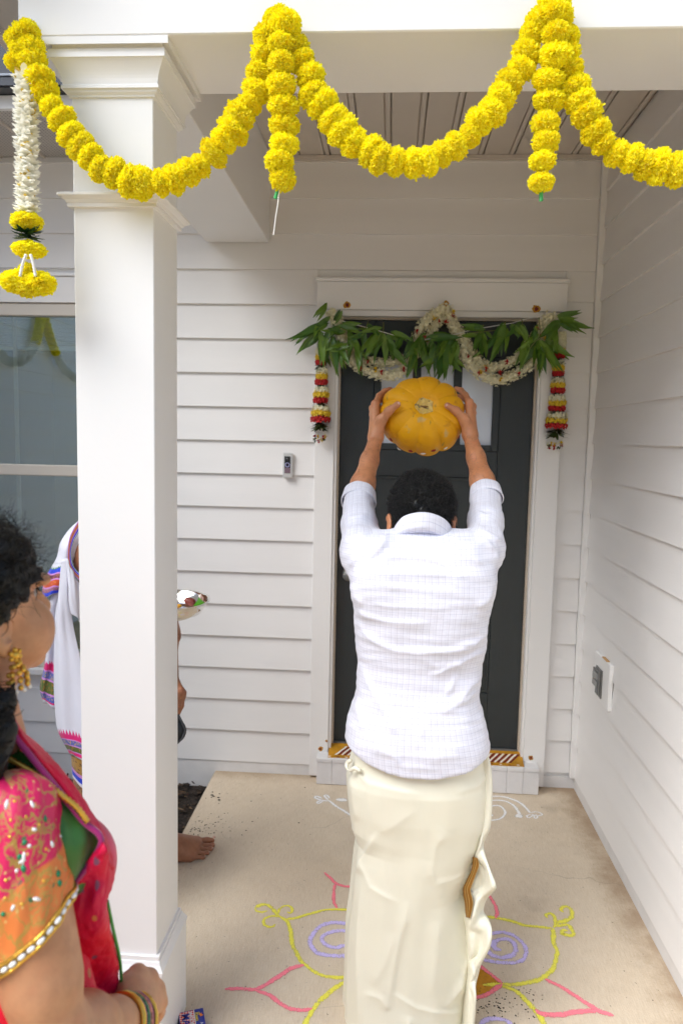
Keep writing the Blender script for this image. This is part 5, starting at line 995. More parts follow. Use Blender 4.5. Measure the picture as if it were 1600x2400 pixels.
# ---- cream silk wrap
lil = [(1760, 818), (1794, 815), (1836, 811), (1906, 815), (1954, 820), (1990, 834), (2015, 832), (2038, 829), (2075, 826), (2145, 819), (2215, 809), (2299, 805), (2400, 801), (2470, 799)]; lir = [(1760, 1150), (1794, 1150), (1825, 1146), (1870, 1146), (1920, 1145), (1974, 1131), (2018, 1110), (2041, 1108), (2075, 1093), (2095, 1088), (2142, 1096), (2201, 1103), (2257, 1107), (2299, 1104), (2369, 1098), (2470, 1094)]
ys = np.linspace(1700, 2466, 230); v = []; nu = 260; lx = np.interp(ys, *zip(*lil)); rx = np.interp(ys, *zip(*lir))
for y, l, r in zip(ys, lx, rx):
    a, b = PT(l, y, TM), PT(r, y, TM); cx, hw, z = (a[0]+b[0])/2, (b[0]-a[0])/2, (a[2]+b[2])/2; kz = np.interp(y, [1740, 1800, 1850], [.90, .955, 1.0]); hw *= kz; w = np.interp(y, [1740, 1800, 1900], [.86, .93, 1.0])* np.interp(z, [0, .3, .6, .8, .95], [.16, .145, .135, .137, .118]); bt = np.interp(z, [.3, .55, .72, .85], [0, .004, .018, 0])
    for i in range(nu):
        th = 6.2832*i/nu; c_, s_ = math.cos(th), math.sin(th); e = (abs(c_)**2.3+abs(s_)**2.3)**(-1/2.3); v.append((cx+hw*c_*e, TCY+(w*s_*e)-(bt if s_ < 0 else 0), z))
V = np.array(v); Q = np.array([(j*nu+i, (j+1)*nu+i, (j+1)*nu+(i+1) % nu, j*nu+(i+1) % nu) for j in range(len(ys)-1) for i in range(nu)]); N = vnormals(V, Q)
if (N[:, 1]*(V[:, 1]-TCY)).mean() < 0: Q = Q[:, ::-1]; N = -N
uvp, _ = proj(V); Z3 = lambda l: [(780+x/3.5636, 1780+y/3.5636) for x, y in l]; D = np.zeros(len(V)); back = np.clip(-N[:, 1]*1.6+.35, 0, 1)
for poly, amp, w, sd_ in (([(210, 780), (250, 900), (310, 1060), (420, 1130), (560, 1200)], .0055, 7, .6), ([(370, 600), (300, 720), (225, 860), (200, 960)], .009, 11, -.6), ([(620, 1180), (600, 1350), (560, 1500), (510, 1750), (490, 1900), (450, 2100)], .011, 13, .5), ([(480, 1940), (560, 1990), (700, 2075), (850, 2110), (1000, 2120), (1130, 2080)], .006, 7, .6),
    ([(950, 600), (860, 720), (830, 900), (840, 1050)], .007, 16, .5), ([(240, 1000), (220, 1300), (200, 1600), (215, 1900), (210, 2200)], .008, 9, .4), ([(1080, 1090), (1110, 1400), (1110, 1650), (1050, 1900), (960, 2110)], .009, 9, -.5), ([(1160, 1450), (1130, 1700), (1090, 1880), (1060, 2000)], .007, 7, .4), ([(250, 1950), (400, 1990), (480, 2100)], .006, 9, .4), ([(520, 1450), (440, 1700), (330, 1900)], .006, 14, .4), ([(1150, 900), (1000, 1000), (820, 1060)], .005, 11, .3), ([(180, 90), (300, 200), (520, 260), (760, 300)], .006, 10, .4), ([(150, 130), (170, 350), (200, 520)], .006, 9, .4), ([(1290, 130), (1200, 230), (1010, 290)], .005, 9, .3), ([(880, 1350), (860, 1650), (820, 2000)], .006, 16, .4), ([(660, 2150), (620, 2250), (560, 2400)], .008, 9, .4), ([(1080, 1830), (1000, 1980), (940, 2090)], .006, 8, .3), ([(700, 420), (500, 560), (360, 620)], .004, 14, .3)):
    D += pcrease(uvp, Z3(poly), amp*.9, w*1.0, sd_*1.1)
V = V+N*(D*.72*back+.0016*vnoise(V*A(1, 1, .45), 38, 9)+.0012*back*np.sin(V[:, 0]*95+3*vnoise(V, 9, 4))*np.clip(1.2-V[:, 2]*1.5, 0, 1)+(1-back)*.008*np.sin(np.arctan2(V[:, 1]-TCY, V[:, 0]-.33)*11))[:, None]
t = NT('cream silk'); fld = t.noise(t.coords(scale=(1, 1, .10)), 22, 2, .4); fl2 = t.noise(t.coords(scale=(1, .6, .35)), 9, 2, .4); wv = t.noise(t.coords(scale=(900, 900, 260)), 1, 2)
t.b.inputs['Base Color'].default_value = (.78, .755, .615, 1); t.b.inputs['Roughness'].default_value = .33; t.b.inputs['Sheen Weight'].default_value = .1; t.b.inputs['Anisotropic'].default_value = .6; t.b.inputs['Specular IOR Level'].default_value = .5
t.bump(t.math('ADD', t.math('ADD', t.math('MULTIPLY', fld, .7), fl2), t.math('MULTIPLY', wv, .03)), .28, .012); M_silk = t.m
wr = mesh('wrap', V, Q, M_silk, man, True)
TF = TM-.05
outer = [(1138, 1752), (1150, 1800), (1153, 1864), (1148, 1937), (1133, 1974), (1135, 1999), (1148, 2038), (1162, 2077), (1153, 2092), (1139, 2108), (1132, 2134), (1145, 2156), (1152, 2181), (1148, 2218), (1128, 2257), (1121, 2280), (1114, 2310), (1115, 2341), (1111, 2400), (1109, 2462)]
inner = [(1126, 1752), (1130, 1800), (1130, 1864), (1128, 1937), (1120, 1980), (1114, 2010), (1120, 2034), (1104, 2075), (1099, 2094), (1106, 2115), (1097, 2150), (1100, 2175), (1102, 2200), (1104, 2235), (1104, 2257), (1103, 2285), (1100, 2310), (1098, 2341), (1096, 2400), (1094, 2462)]
wv_ = [0, 0, 0, .004, .02, .0, -.035, -.06, -.03, .02, .035, .0, -.04, -.045, -.01, .025, .0, -.02, 0, 0]
rows = []
for (ox, oy), (ix, iy), w in zip(outer, inner, wv_):
    a = PT(ix-14, iy, TM+.02); b = PT(ix, iy, TF+.015); c_ = PT(ix*.55+ox*.45, iy*.55+oy*.45, TF+.004-w*.25); d = PT(ix*.2+ox*.8, iy*.2+oy*.8, TF+w*.8); e = PT(ox, oy, TF+.006+w); rows.append([a, b, c_, d, e])
sheet('wrap_flap', rows, M_silk, man, 34, 180, .0009)
zar = [((1112, 2008), (1118, 2012)), ((1112, 2020), (1121, 2028)), ((1108, 2042), (1115, 2046)), ((1097, 2066), (1106, 2070)), ((1090, 2082), (1101, 2086)), ((1091, 2100), (1105, 2104)), ((1094, 2118), (1107, 2118)), ((1095, 2135), (1104, 2136)), ((1097, 2150), (1100, 2152))]
t = NT('gold zari'); tc = t.n('TexCoord'); sx = t.n('SeparateXYZ'); t.l(tc.outputs['UV'], sx.inputs[0]); w_ = t.math('FRACT', t.math('MULTIPLY', sx.outputs[0], 3.0)); t.l(t.mix(t.rng(w_, .80, .86), (.26, .115, .014), (.55, .38, .15)), t.b.inputs['Base Color']); t.b.inputs['Metallic'].default_value = .35; t.b.inputs['Roughness'].default_value = .4
sheet('zari_border', [[PT(a[0]-5, a[1], TF+.012), PT((a[0]+b_[0])/2, (a[1]+b_[1])/2, TF-.001), PT(b_[0]+1, b_[1], TF-.004)] for a, b_ in zar], t.m, man, 12, 40, .001)
b = MB(); pts = [PT(822, 1782, TM-.02), PT(814, 1788, TM-.01), PT(812, 1800, TM-.02), PT(820, 1806, TM-.04), PT(832, 1800, TM-.05), PT(845, 1808, TM-.06)]; q = spline(pts, 20); b.tube(q, [.0045+.002*math.sin(i*.5) for i in range(20)], 10); b.build('waist_tuck', M_silk, man, True)
# ================================================================== the woman in the foreground
lady = thing('person', 'woman in pink and red sari with embroidered sleeve, gold earring and bangles, watching', 'person', tuple(PT(-40, 1690, 1.0)*A(1, 1, 0)+A(0, 0, -.1)))
LR, LF, LU = basis((.53, .85, .0)); LO_ = PT(-40, 1690, 1.0)
def LP(r, f, u): return LO_+LR*r+LF*f+LU*u
HCW = PT(-66, 1424, 1.0); wr, wf, wu = basis((.455, .885, .10))
SHW, ELW, WRW = PT(24, 1884, .935), PT(122, 2425, .925), PT(303, 2392, 1.085)
parts = []
s = SDF(HCW-A(.14, .15, .19), HCW+A(.16, .17, .14), .0035)
face_into(s, HCW, wr, wf, wu, .98); s.ell(HCW+wr*.042+wf*.052-wu*.048, (.022, .030, .036), (wr, wf, wu), .03); s.cone(HCW-wf*.02-wu*.06, LP(0, .0, -.03), .050, .054, .03); s.cone(HCW-wf*.045-wu*.05, LP(0, -.03, -.03), .035, .045, .02); ear_into(s, HCW+wr*.072-wf*.010-wu*.018, wr, wf, wu, 1.0)
V, Q = s.mesh(); parts.append((relax(V, Q, 1, .4), Q))
KW = [PT(322, 2281, 1.150), PT(350, 2291, 1.166), PT(367, 2318, 1.176), PT(374, 2350, 1.176)]
FW_ = [[PT(330, 2300, 1.190), PT(322, 2335, 1.185), PT(320, 2350, 1.165)], [PT(356, 2315, 1.203), PT(345, 2350, 1.198), PT(338, 2362, 1.175)], [PT(368, 2342, 1.208), PT(355, 2372, 1.200), PT(346, 2380, 1.180)], [PT(370, 2372, 1.203), PT(358, 2392, 1.193), PT(350, 2396, 1.176)]]
s = SDF(np.min([SHW, ELW, WRW, *KW], 0)-.07, np.max([SHW, ELW, WRW, *KW, FW_[1][0]], 0)+.06, .004)
s.cone(SHW, ELW, .041, .041, .02); s.cone(SHW+(ELW-SHW)*.4, SHW+(ELW-SHW)*.75, .0455, .044, .03); fa = WRW-ELW; s.cone(ELW, ELW+fa*.35, .041, .042, .02); s.cone(ELW+fa*.35, ELW+fa*.75, .042, .031, .02); s.cone(ELW+fa*.75, WRW, .031, .025, .02)
for i, k in enumerate(KW): s.cone(WRW, k, .020, (.0135, .0135, .013, .012)[i], .018)
for i, c in enumerate(FW_): s.chain([KW[i]]+c, (.0125, .0115, .0105, .0095), .006)
s.chain([WRW, PT(300, 2318, 1.125), PT(303, 2300, 1.155), PT(318, 2303, 1.178)], (.020, .016, .012, .010), .012)
V, Q = s.mesh(); parts.append((relax(V, Q, 1, .4), Q))
def torso_w(s, g=0.):
    E = (LR, LF, LU); s.ell(LP(-.01, .005, -.16), (.115+g, .078+g, .10+g), E, .04); s.cone(LP(-.115, -.01, -.075), LP(.05, -.005, -.095), .046+g, .040+g, .04)
    for q in (-1, 1): s.ell(LP(q*.072, .080, -.215), (.064+g, .062+g, .066+g), E, .03)
    s.ell(LP(0, .0, -.30), (.132+g, .10+g, .18+g), E, .04); s.ell(LP(0, .01, -.50), (.150+g, .125+g, .16+g), E, .05)
s = SDF(LP(0, 0, -.4)-A(.30, .30, .36), LP(0, 0, -.4)+A(.30, .30, .42), .012); torso_w(s, -.008); s.cone(LP(-.08, 0, -.6), LP(-.08, 0, -1.2), .07, .045, .03); parts.append(s.mesh())
s = SDF(LP(0, 0, -1.0)-A(.25, .25, 1.0), LP(0, 0, -1.0)+A(.25, .25, .5), .016)
for q in (-1, 1): s.cone(LP(q*.08, 0, -.55), LP(q*.08, 0, -.95), .08, .055, .03); s.cone(LP(q*.08, 0, -.95), LP(q*.08, -.01, -1.30), .055, .035, .03); fz = -.078-LO_[2]; s.cone(LP(q*.08, -.03, fz), LP(q*.09, .13, fz), .03, .022, .03)
s.cone(LP(-.155, 0, -.06), LP(-.19, .02, -.33), .045, .038, .03); s.cone(LP(-.19, .02, -.33), LP(-.12, .16, -.45), .038, .025, .02); parts.append(s.mesh())
V, Q = combine(parts); mesh('body', V, Q, M_skin2, lady, True)
for q in (-1, 1):
    b = MB(); c_ = HCW+(wr*.030*q+wf*.069+wu*.005)*.98; b.lathe(c_, [(0, .0105), (.006, .009), (.010, .004), (.011, 0), (0, -.01)], 14, wf); b.build('eye', mat('eye shaded', (.50, .45, .42), .35), lady, True); b2 = MB(); b2.tube([c_+wr*q*(-.012)+wf*.011+wu*.004, c_+wf*.0135+wu*.0075, c_+wr*q*.012+wf*.009+wu*.003], [.001, .0018, .0012], 6); b2.build('eyelash', M_hair2, lady, True); b = MB(); b.lathe(c_+wf*.0105, [(0, .0012), (.004, .0008), (.0052, 0)], 12, wf); b.build('iris', M_hair2, lady, True)
    b = MB(); b.tube([HCW+(wr*.012*q+wf*.096+wu*.030)*.98, HCW+(wr*.030*q+wf*.093+wu*.036)*.98, HCW+(wr*.050*q+wf*.078+wu*.029)*.98], [.003, .0032, .0014], 6); b.build('eyebrow', M_hair2, lady, True)
b = MB(); mq = HCW+wr*.060+wf*.058-wu*.030; b.lathe(mq, [(0, .0012), (.003, .0008), (.0045, -.001)], 10, wr); b.build('cheek_spot', mat('cheek spot', (.45, .10, .08), .6), lady, True)
# hair swept back, frizzy at the edge, loose down the back
s = SDF(HCW-A(.18, .22, .36), HCW+A(.16, .17, .16), .005)
s.ell(HCW-wf*.020+wu*.024, (.087, .102, .108), (wr, wf, wu), .01); s.ell(HCW+wr*.040-wf*.005+wu*.045, (.055, .075, .065), (wr, wf, wu), .03); s.ell(HCW-wf*.085-wu*.035, (.060, .050, .055), (wr, wf, wu), .03); s.chain([HCW-wf*.085-wu*.05, HCW-wf*.085-wu*.13+wr*.02, HCW-wf*.060-wu*.19+wr*.045, LP(.05, -.085, -.16), LP(.06, -.11, -.30)], (.048, .042, .036, .032, .026), .02); s.chain([HCW+wr*.045-wf*.055-wu*.04, PT(-30, 1580, .965), PT(-16, 1650, .95), PT(-8, 1720, .935), PT(-16, 1800, .92)], (.034, .026, .022, .018, .012), .02)
V, Q = s.mesh(); q = V-HCW; F1, U1, R1 = q@wf, q@wu, q@wr; Nn = vnormals(V, Q)
keep = ~((F1 > .060) & (U1 < .060)) & ~((F1 > .030) & (U1 < .030)) & ~((F1 > -.005) & (U1 < .012) & (U1 > -.11)) & ~((F1 > -.040) & (U1 < -.004) & (U1 > -.085) & (R1 > .02))
V = V+Nn*(.004*vnoise(V, 110, 2)+.002*vnoise(V, 260, 4))[:, None]; mesh('hair', V, Q[keep[Q].all(1)], M_hair2, lady, True)
ids = np.flatnonzero(keep); ids = ids[nrs.randint(0, len(ids), 6500)]
curls('hair_strands', [(V[i]-Nn[i]*.002, Nn[i]*.22+(-wf*.9+wu*.05-wr*.1)+nrs.normal(size=3)*.22) for i in ids], M_hair2, lady, .0042, .0009, .7, .030, 12, 3)
e_ = ids[(q[ids]@wf > .0)]; e_ = e_[:420]; curls('hair_wisps', [(V[i], Nn[i]+nrs.normal(size=3)*.3) for i in e_], M_hair2, lady, .006, .0003, .6, .022, 11, 3)
# blouse and sari
M_green = mat('green silk', (.035, .165, .015), .42, var=.35, vscale=9, bump=.2, bscale=40, sheen=.3, stretch=(3, 3, .5)); 
t = NT('red sari silk'); co = t.coords(); v1 = t.n('TexVoronoi'); v1.inputs['Scale'].default_value = 26; v1.inputs['Randomness'].default_value = .7; mp = t.n('Mapping'); mp.inputs['Scale'].default_value = (1.5, 1.5, .8); t.l(co, mp.inputs[0]); t.l(mp.outputs[0], v1.inputs['Vector'])
c = t.mix(t.rng(t.noise(co, 6, 3), .35, .65), (.78, .004, .022), (.62, .004, .060)); mo = t.rng(v1.outputs['Distance'], .13, .17, .9, 0); pick = t.n('SeparateColor'); t.l(v1.outputs['Color'], pick.inputs[0]); mc = t.mix(t.rng(pick.outputs[0], .45, .55), (.62, .20, .06), (.20, .09, .16)); c = t.mix(mo, c, mc); t.l(c, t.b.inputs['Base Color']); t.b.inputs['Roughness'].default_value = .5; t.b.inputs['Specular IOR Level'].default_value = .3; rd = t.math('ABSOLUTE', t.math('SUBTRACT', t.noise(t.coords(scale=(1, 1, .4)), 16, 3, .5), .5)); t.bump(t.math('ADD', t.rng(rd, 0, .12, 1, 0, True), t.math('MULTIPLY', t.noise(co, 500, 2), .2)), .6, .008); M_sari = t.m
M_purp = mat('magenta silk', (.36, .010, .14), .4, sheen=.3); M_gold = mat('gold', (.78, .46, .08), .28, metal=.9, bump=.4, bscale=200); M_pearl = mat('pearl', (.85, .80, .72), .25, coat=.5)
s = SDF(LP(0, 0, -.25)-A(.28, .28, .30), LP(0, 0, -.25)+A(.28, .28, .30), .008); torso_w(s, .002); s.cone(LP(.0, .0, -.035), LP(0, .03, .08), .085, .095, .012, True); s.ell(LP(0, .08, -.06), (.075, .07, .07), (LR, LF, LU), .012, True); s.fn(lambda X, Y, Z: (LO_[2]-.34)-Z+0*X+0*Y, .01, True) if False else None
V, Q = s.mesh(); mesh('blouse', relax(V, Q, 1), Q, mat('pink blouse silk', (.62, .012, .09), .45, var=.2, vscale=20, bump=.2, sheen=.2), lady, True)
rows = [[PT(20, 1735, 1.0), PT(60, 1770, .99), PT(100, 1812, 1.0)], [PT(20, 1830, .98), PT(110, 1850, .965), PT(165, 1880, .99)], [PT(20, 1920, .97), PT(140, 1940, .945), PT(238, 1968, .985)], [PT(20, 2010, .97), PT(140, 2010, .935), PT(228, 2030, .985)], [PT(20, 2100, .97), PT(130, 2095, .945), PT(190, 2090, .985)]]
sheet('green_pleat', rows, M_green, lady, 30, 36, .002, disp=lambda V, uv: .003*np.sin(uv[:, 0]*26+6*uv[:, 1])*uv[:, 1])
s = SDF(LP(0, 0, -1.0)-A(.36, .36, .9), LP(0, 0, -1.0)+A(.36, .36, .72), .012); g = .014
E_ = (LR, LF, LU); s.ell(LP(0, .0, -.36), (.132+g, .105+g, .12+g), E_, .04); s.ell(LP(0, .01, -.50), (.155+g, .130+g, .16+g), E_, .05); s.cone(LP(0, 0, -.55), LP(0, .02, -1.05), .155, .17, .05); s.cone(LP(0, .02, -1.05), LP(0, .02, -LO_[2]-.06+.17), .17, .19, .05)
for q in (-.5, 0, .5): s.cone(LP(q*.2, .10, -.5), LP(q*.25, .16, -1.5), .03, .06, .03)
V, Q = s.mesh(); V = relax(V, Q, 2); N = vnormals(V, Q); q = V-LO_; V = V+N*(.006*np.sin(np.arctan2(q@LF, q@LR)*14+2*vnoise(V, 6, 3)))[:, None]; mesh('sari', V, Q, M_sari, lady, True)
fold = lambda V, uv: .0045*np.abs(np.sin(uv[:, 0]*9+4*uv[:, 1]+1.2*np.sin(uv[:, 1]*5)))**.6+.0015*vnoise(V, 60, 8)
rows = []
for (ix, iy), (ox, oy) in (((14, 1690), (32, 1684)), ((50, 1740), (105, 1762)), ((100, 1802), (163, 1827)), ((150, 1864), (207, 1892)), ((195, 1920), (241, 1948)), ((234, 1966), (260, 2000)), ((244, 1990), (266, 2045))):
    rows.append([PT(ix-4, iy+6, 1.01), PT(ix, iy, .972), PT((ix+ox)/2, (iy+oy)/2, .968), PT(ox, oy, 1.02), PT(ox-40, oy+12, 1.12)])
sheet('sari_pallu', rows, M_sari, lady, 30, 50, .0025, disp=fold)
lft = [(240, 1974), (205, 2030), (168, 2072), (120, 2120), (110, 2200), (110, 2300), (110, 2420)]; rgt = [(262, 2008), (266, 2050), (251, 2112), (265, 2180), (280, 2255), (283, 2330), (285, 2440)]
rows = []
for i, ((ix, iy), (ox, oy)) in enumerate(zip(lft, rgt)):
    bz = (0, .01, .03, .01, .0, 0, 0)[i]; tz = (0, 0, 0, .02, .07, .12, .14)[i]; rows.append([PT(ix-30, iy, 1.03+tz), PT(ix, iy, .962+tz), PT(ix*.6+ox*.4, iy*.6+oy*.4, .950+bz+tz), PT(ix*.25+ox*.75, iy*.25+oy*.75, .968+tz), PT(ox, oy, 1.02+tz), PT(ox-40, oy, 1.12+tz)])
sheet('sari_fold', rows, M_sari, lady, 36, 60, .0025, disp=fold)
b = MB(); b.tube(spline([PT(14, 1694, .964), PT(50, 1744, .964), PT(100, 1806, .964), PT(150, 1868, .964), PT(195, 1924, .964), PT(238, 1968, .964), PT(206, 2032, .964), PT(168, 2074, .964)], 50), .0042, 8); b.build('sari_edge', M_purp, lady, True)
b = MB(); b.tube(spline([PT(252, 2112, 1.016), PT(266, 2180, 1.036), PT(282, 2255, 1.086), PT(285, 2330, 1.136), PT(286, 2430, 1.156)], 30), .0024, 8); b.build('green_border', mat('green border', (.02, .28, .04), .4), lady, True)
# sleeve: pink, with an orange worked band and beaded hem
ax = unit(ELW-SHW); e1 = unit(CAM-SHW-ax*((CAM-SHW)@ax)); e2 = np.cross(ax, e1); nu, nvv = 72, 40; v = []; uv = []
def sleeve_pt(a, s_, lift=0.):
    hemS = .158+.030*math.sin(a); d = -.040+(hemS+.040)*s_; r = .0560*math.sqrt(max(.02, 1-max(0, (.30-s_)/.30)**2))*(1-.03*s_)+.0022*math.sin(a*5+s_*9)+.0012*math.sin(a*11-s_*17)+lift; return SHW+ax*d+r*(math.cos(a)*e1+math.sin(a)*e2)
for j in range(nvv):
    for i in range(nu+1): v.append(sleeve_pt(6.2832*i/nu, j/(nvv-1))); uv.append((i/nu, j/(nvv-1)))
t = NT('embroidered sleeve'); tc = t.n('TexCoord'); sx = t.n('SeparateXYZ'); t.l(tc.outputs['UV'], sx.inputs[0]); uvm = t.n('Mapping'); uvm.inputs['Scale'].default_value = (2.0, 1, 1); t.l(tc.outputs['UV'], uvm.inputs[0]); wob = t.noise(uvm.outputs[0], 6, 3)
edge = t.math('ADD', sx.outputs[1], t.math('MULTIPLY', t.math('SUBTRACT', wob, .5), .12)); c = t.mix(t.rng(edge, .60, .62), (.66, .010, .10), (.72, .20, .045))
v1 = t.n('TexVoronoi'); v1.inputs['Scale'].default_value = 15; v1.inputs['Randomness'].default_value = .55; t.l(uvm.outputs[0], v1.inputs['Vector']); c = t.mix(t.rng(v1.outputs['Distance'], .13, .18, .9, 0), c, (.70, .48, .16))
vine = t.rng(t.math('ABSOLUTE', t.math('SUBTRACT', t.noise(uvm.outputs[0], 7, 2), .5)),   .012, .040, .9, 0); zone = t.rng(t.noise(uvm.outputs[0], 3, 1), .36, .46); c = t.mix(t.math('MULTIPLY', vine, zone), c, (.42, .27, .05)); vine2 = t.rng(t.math('ABSOLUTE', t.math('SUBTRACT', t.noise(uvm.outputs[0], 17, 2), .5)), .015, .045, .8, 0); c = t.mix(t.math('MULTIPLY', vine2, t.rng(t.noise(uvm.outputs[0], 4.5, 1), .50, .58)), c, (.50, .33, .07))
grn = t.rng(t.noise(uvm.outputs[0], 13, 2), .66, .69, 0, .9); c = t.mix(grn, c, (.02, .18, .08)); hemz = t.rng(sx.outputs[1], .935, .945); c = t.mix(hemz, c, (.45, .30, .06)); t.l(c, t.b.inputs['Base Color']); t.b.inputs['Roughness'].default_value = .5; t.bump(t.noise(uvm.outputs[0], 60, 3), .25, .002)
mesh('sleeve', v, [(j*(nu+1)+i, (j+1)*(nu+1)+i, (j+1)*(nu+1)+i+1, j*(nu+1)+i+1) for j in range(nvv-1) for i in range(nu)], t.m, lady, True, uv)
M_wbead = mat('white bead', (.85, .84, .82), .3, coat=.4); M_gbead = mat('green bead', (.01, .22, .09), .4)
for i in range(30):                                             # hem beads
    a0, a1 = i*6.2832/30+.02, (i+1)*6.2832/30-.03; b = MB(); b.tube([sleeve_pt(a0+(a1-a0)*k/4, .985, .002) for k in range(5)], [.0016, .0030, .0032, .0030, .0016], 7); b.build('hem_bead', M_wbead, lady, True)
for lft_, m_, r_ in ((.955, M_gold, .0022), (1.012, M_gold, .0022)): b = MB(); b.tube([sleeve_pt(i*6.2832/60, lft_, .0015) for i in range(61)], r_, 6, False); b.build('hem_cord', m_, lady, True)
for (px, py, dx, dy, m_) in ((10, 1895, 8, -20, 'w'), (72, 1880, 8, 14, 'w'), (74, 1945, 12, -3, 'w'), (60, 1985, 10, -8, 'w'), (62, 1998, -6, 24, 'w'), (45, 2020, 14, -10, 'w'), (36, 2034, 4, 12, 'w'), (120, 1970, 3, 16, 'w'), (138, 1958, 9, 8, 'w'), (82, 2104, 10, 6, 'w'), (146, 2010, 2, 16, 'w'), (30, 2118, -4, 14, 'w'), (6, 1870, 3, 10, 'w'), (57, 1968, 0, 14, 'g'), (104, 1910, 6, 16, 'g'), (118, 1930, 6, 10, 'g'), (132, 2040, 4, 14, 'g'), (140, 2060, 2, 16, 'g'), (50, 2005, -8, 12, 'g'), (54, 2030, 5, 10, 'g'), (4, 2135, 6, 8, 'g'), (30, 1925, 4, 4, 'o'), (24, 1960, 4, 4, 'o'), (90, 1935, 4, 4, 'o'), (108, 1990, 4, 4, 'o'), (18, 2060, 4, 4, 'o'), (100, 2060, 4, 4, 'o'), (50, 2120, 4, 4, 'o'), (14, 2105, 4, 4, 'o'), (36, 1880, 4, 4, 'o'), (60, 1910, 4, 4, 'o'), (128, 1895, 4, 4, 'o')):
    def onsl(x, y):
        best = None
        for a in np.linspace(-2.2, 2.2, 60):
            for s_ in np.linspace(.12, .98, 40):
                p = sleeve_pt(a, s_, -.0008); q, w = proj(p[None]); e = (q[0, 0]-x)**2+(q[0, 1]-y)**2
                if best is None or e < best[0]: best = (e, p)
        return best[1]
    p0, p1 = onsl(px, py), onsl(px+dx, py+dy); b = MB()
    if m_ == 'o': b.lathe(p0, [(0, .0016), (.0020, .001), (.0024, 0)], 10, unit(CAM-p0)); b.build('sequin', M_gold, lady, True)
    else: b.tube([p0, p0*.5+p1*.5, p1], [.0016, .0026, .0016] if m_ == 'w' else [.002, .0036, .002], 7); b.build('bead', M_wbead if m_ == 'w' else M_gbead, lady, True)
# jewellery
ec = HCW+wr*.081+wf*.002-wu*.054; b = MB()
def ball(b, c, r): b.lathe(c, [(0, r)]+[(r*math.sin(a), r*math.cos(a)) for a in np.linspace(.4, 2.74, 6)]+[(0, -r)], 10)
ball(b, ec, .006)
for k in range(6): ball(b, ec+wu*.007*math.cos(k*1.047)+wf*.007*math.sin(k*1.047), .0035)
for k in range(26): a = k*.9; rr = .004+.009*min(1, k/14); ball(b, ec-wu*(.010+.0014*k)+wf*rr*math.cos(a)+wr*rr*math.sin(a)*.7, .0038)
b.build('earring', M_gold, lady, True); b = MB()
for k in range(8): a = k*.785; ball(b, ec-wu*.046+wf*.014*math.cos(a)+wr*.010*math.sin(a), .0032)
b.build('earring_pearls', M_pearl, lady, True)
q = spline([PT(-60, 1740, .97), PT(0, 1768, .965), PT(40, 1788, .965), PT(85, 1815, .962), PT(132, 1853, .952), PT(178, 1890, .955), PT(205, 1925, .960)], 60); b = MB(); b.tube(q, [.0030+.0016*(i % 2) for i in range(60)], 7); b.build('necklace', M_gold, lady, True)
q = spline([PT(-60, 1700, .98), PT(-10, 1735, .98), PT(18, 1752, .985), PT(40, 1740, 1.0), PT(45, 1715, 1.02)], 34); b = MB()
for i in range(34): ball(b, q[i], .0034+.0012*(i % 3 == 0))
b.build('bead_necklace', M_gold, lady, True)
bd = unit(WRW-ELW); b1 = unit(np.cross(bd, A(0, 0, 1))); b2 = np.cross(bd, b1); BC = WRW-bd*.002
for k, (m_, r_) in enumerate(((M_gold, .0034), (mat('bangle purple', (.16, .01, .16), .3, metal=.4), .0028), (mat('bangle multi', (.55, .20, .14), .35, metal=.4, var=.7, vscale=160), .0032), (mat('bangle green', (.10, .22, .10), .35, metal=.4, var=.8, vscale=200), .003), (MATS['bangle purple'], .0026), (M_gold, .0042))):
    b = MB(); c_ = BC-bd*(.0066*(k-2.5)); rr = .0345; n_ = 40; tl = rnd.uniform(-.1, .1); b.tube([c_+rr*(math.cos(i*6.2832/n_)*b1+math.sin(i*6.2832/n_)*b2)+bd*.004*math.sin(i*6.2832/n_+tl*9) for i in range(n_+1)], [r_*(1+.12*(i % 2)) for i in range(n_+1)], 8, False); b.build('bangle', m_, lady, True)
b = MB(); b.tube([KW[2]+(FW_[2][0]-KW[2])*.5+.0125*(math.cos(i*.5236)*LU+math.sin(i*.5236)*LR) for i in range(13)], .0016, 6, False); b.build('ring', M_gold, lady, True)
# ================================================================== the person behind the column
pr2 = thing('person', 'person in white shawl with bright woven borders, mostly hidden behind the column', 'person', tuple(onZ(340, 2010, 0)))
T2 = 2.62
def P2(px, py, dt=0.): return PT(px, py, T2+dt)
parts = []
s = SDF(P2(290, 1500)-A(.42, .30, .72), P2(290, 1500)+A(.42, .30, .62), .010)
h2 = P2(300, 1120); s.ell(h2, (.080, .098, .115), None, .02); s.ell(h2+A(.02, -.03, -.06), (.05, .06, .06), None, .02); s.cone(h2-A(0, 0, .08), P2(290, 1250), .052, .06, .03); s.cone(P2(205, 1285), P2(375, 1285), .055, .055, .05); s.ell(P2(290, 1370), (.155, .10, .17), None, .05); s.ell(P2(212, 1310, -.045), (.05, .05, .08), None, .04); s.ell(P2(290, 1520), (.135, .105, .16), None, .05); s.ell(P2(290, 1650), (.150, .11, .14), None, .04)
parts.append(s.mesh())
hf2 = unit(A(.8, -.2, 0)); s = SDF(h2-A(.14, .14, .16), h2+A(.16, .14, .14), .006); face_into(s, h2, *basis(hf2)[:2], A(0, 0, 1), 1.0); parts.append(s.mesh())
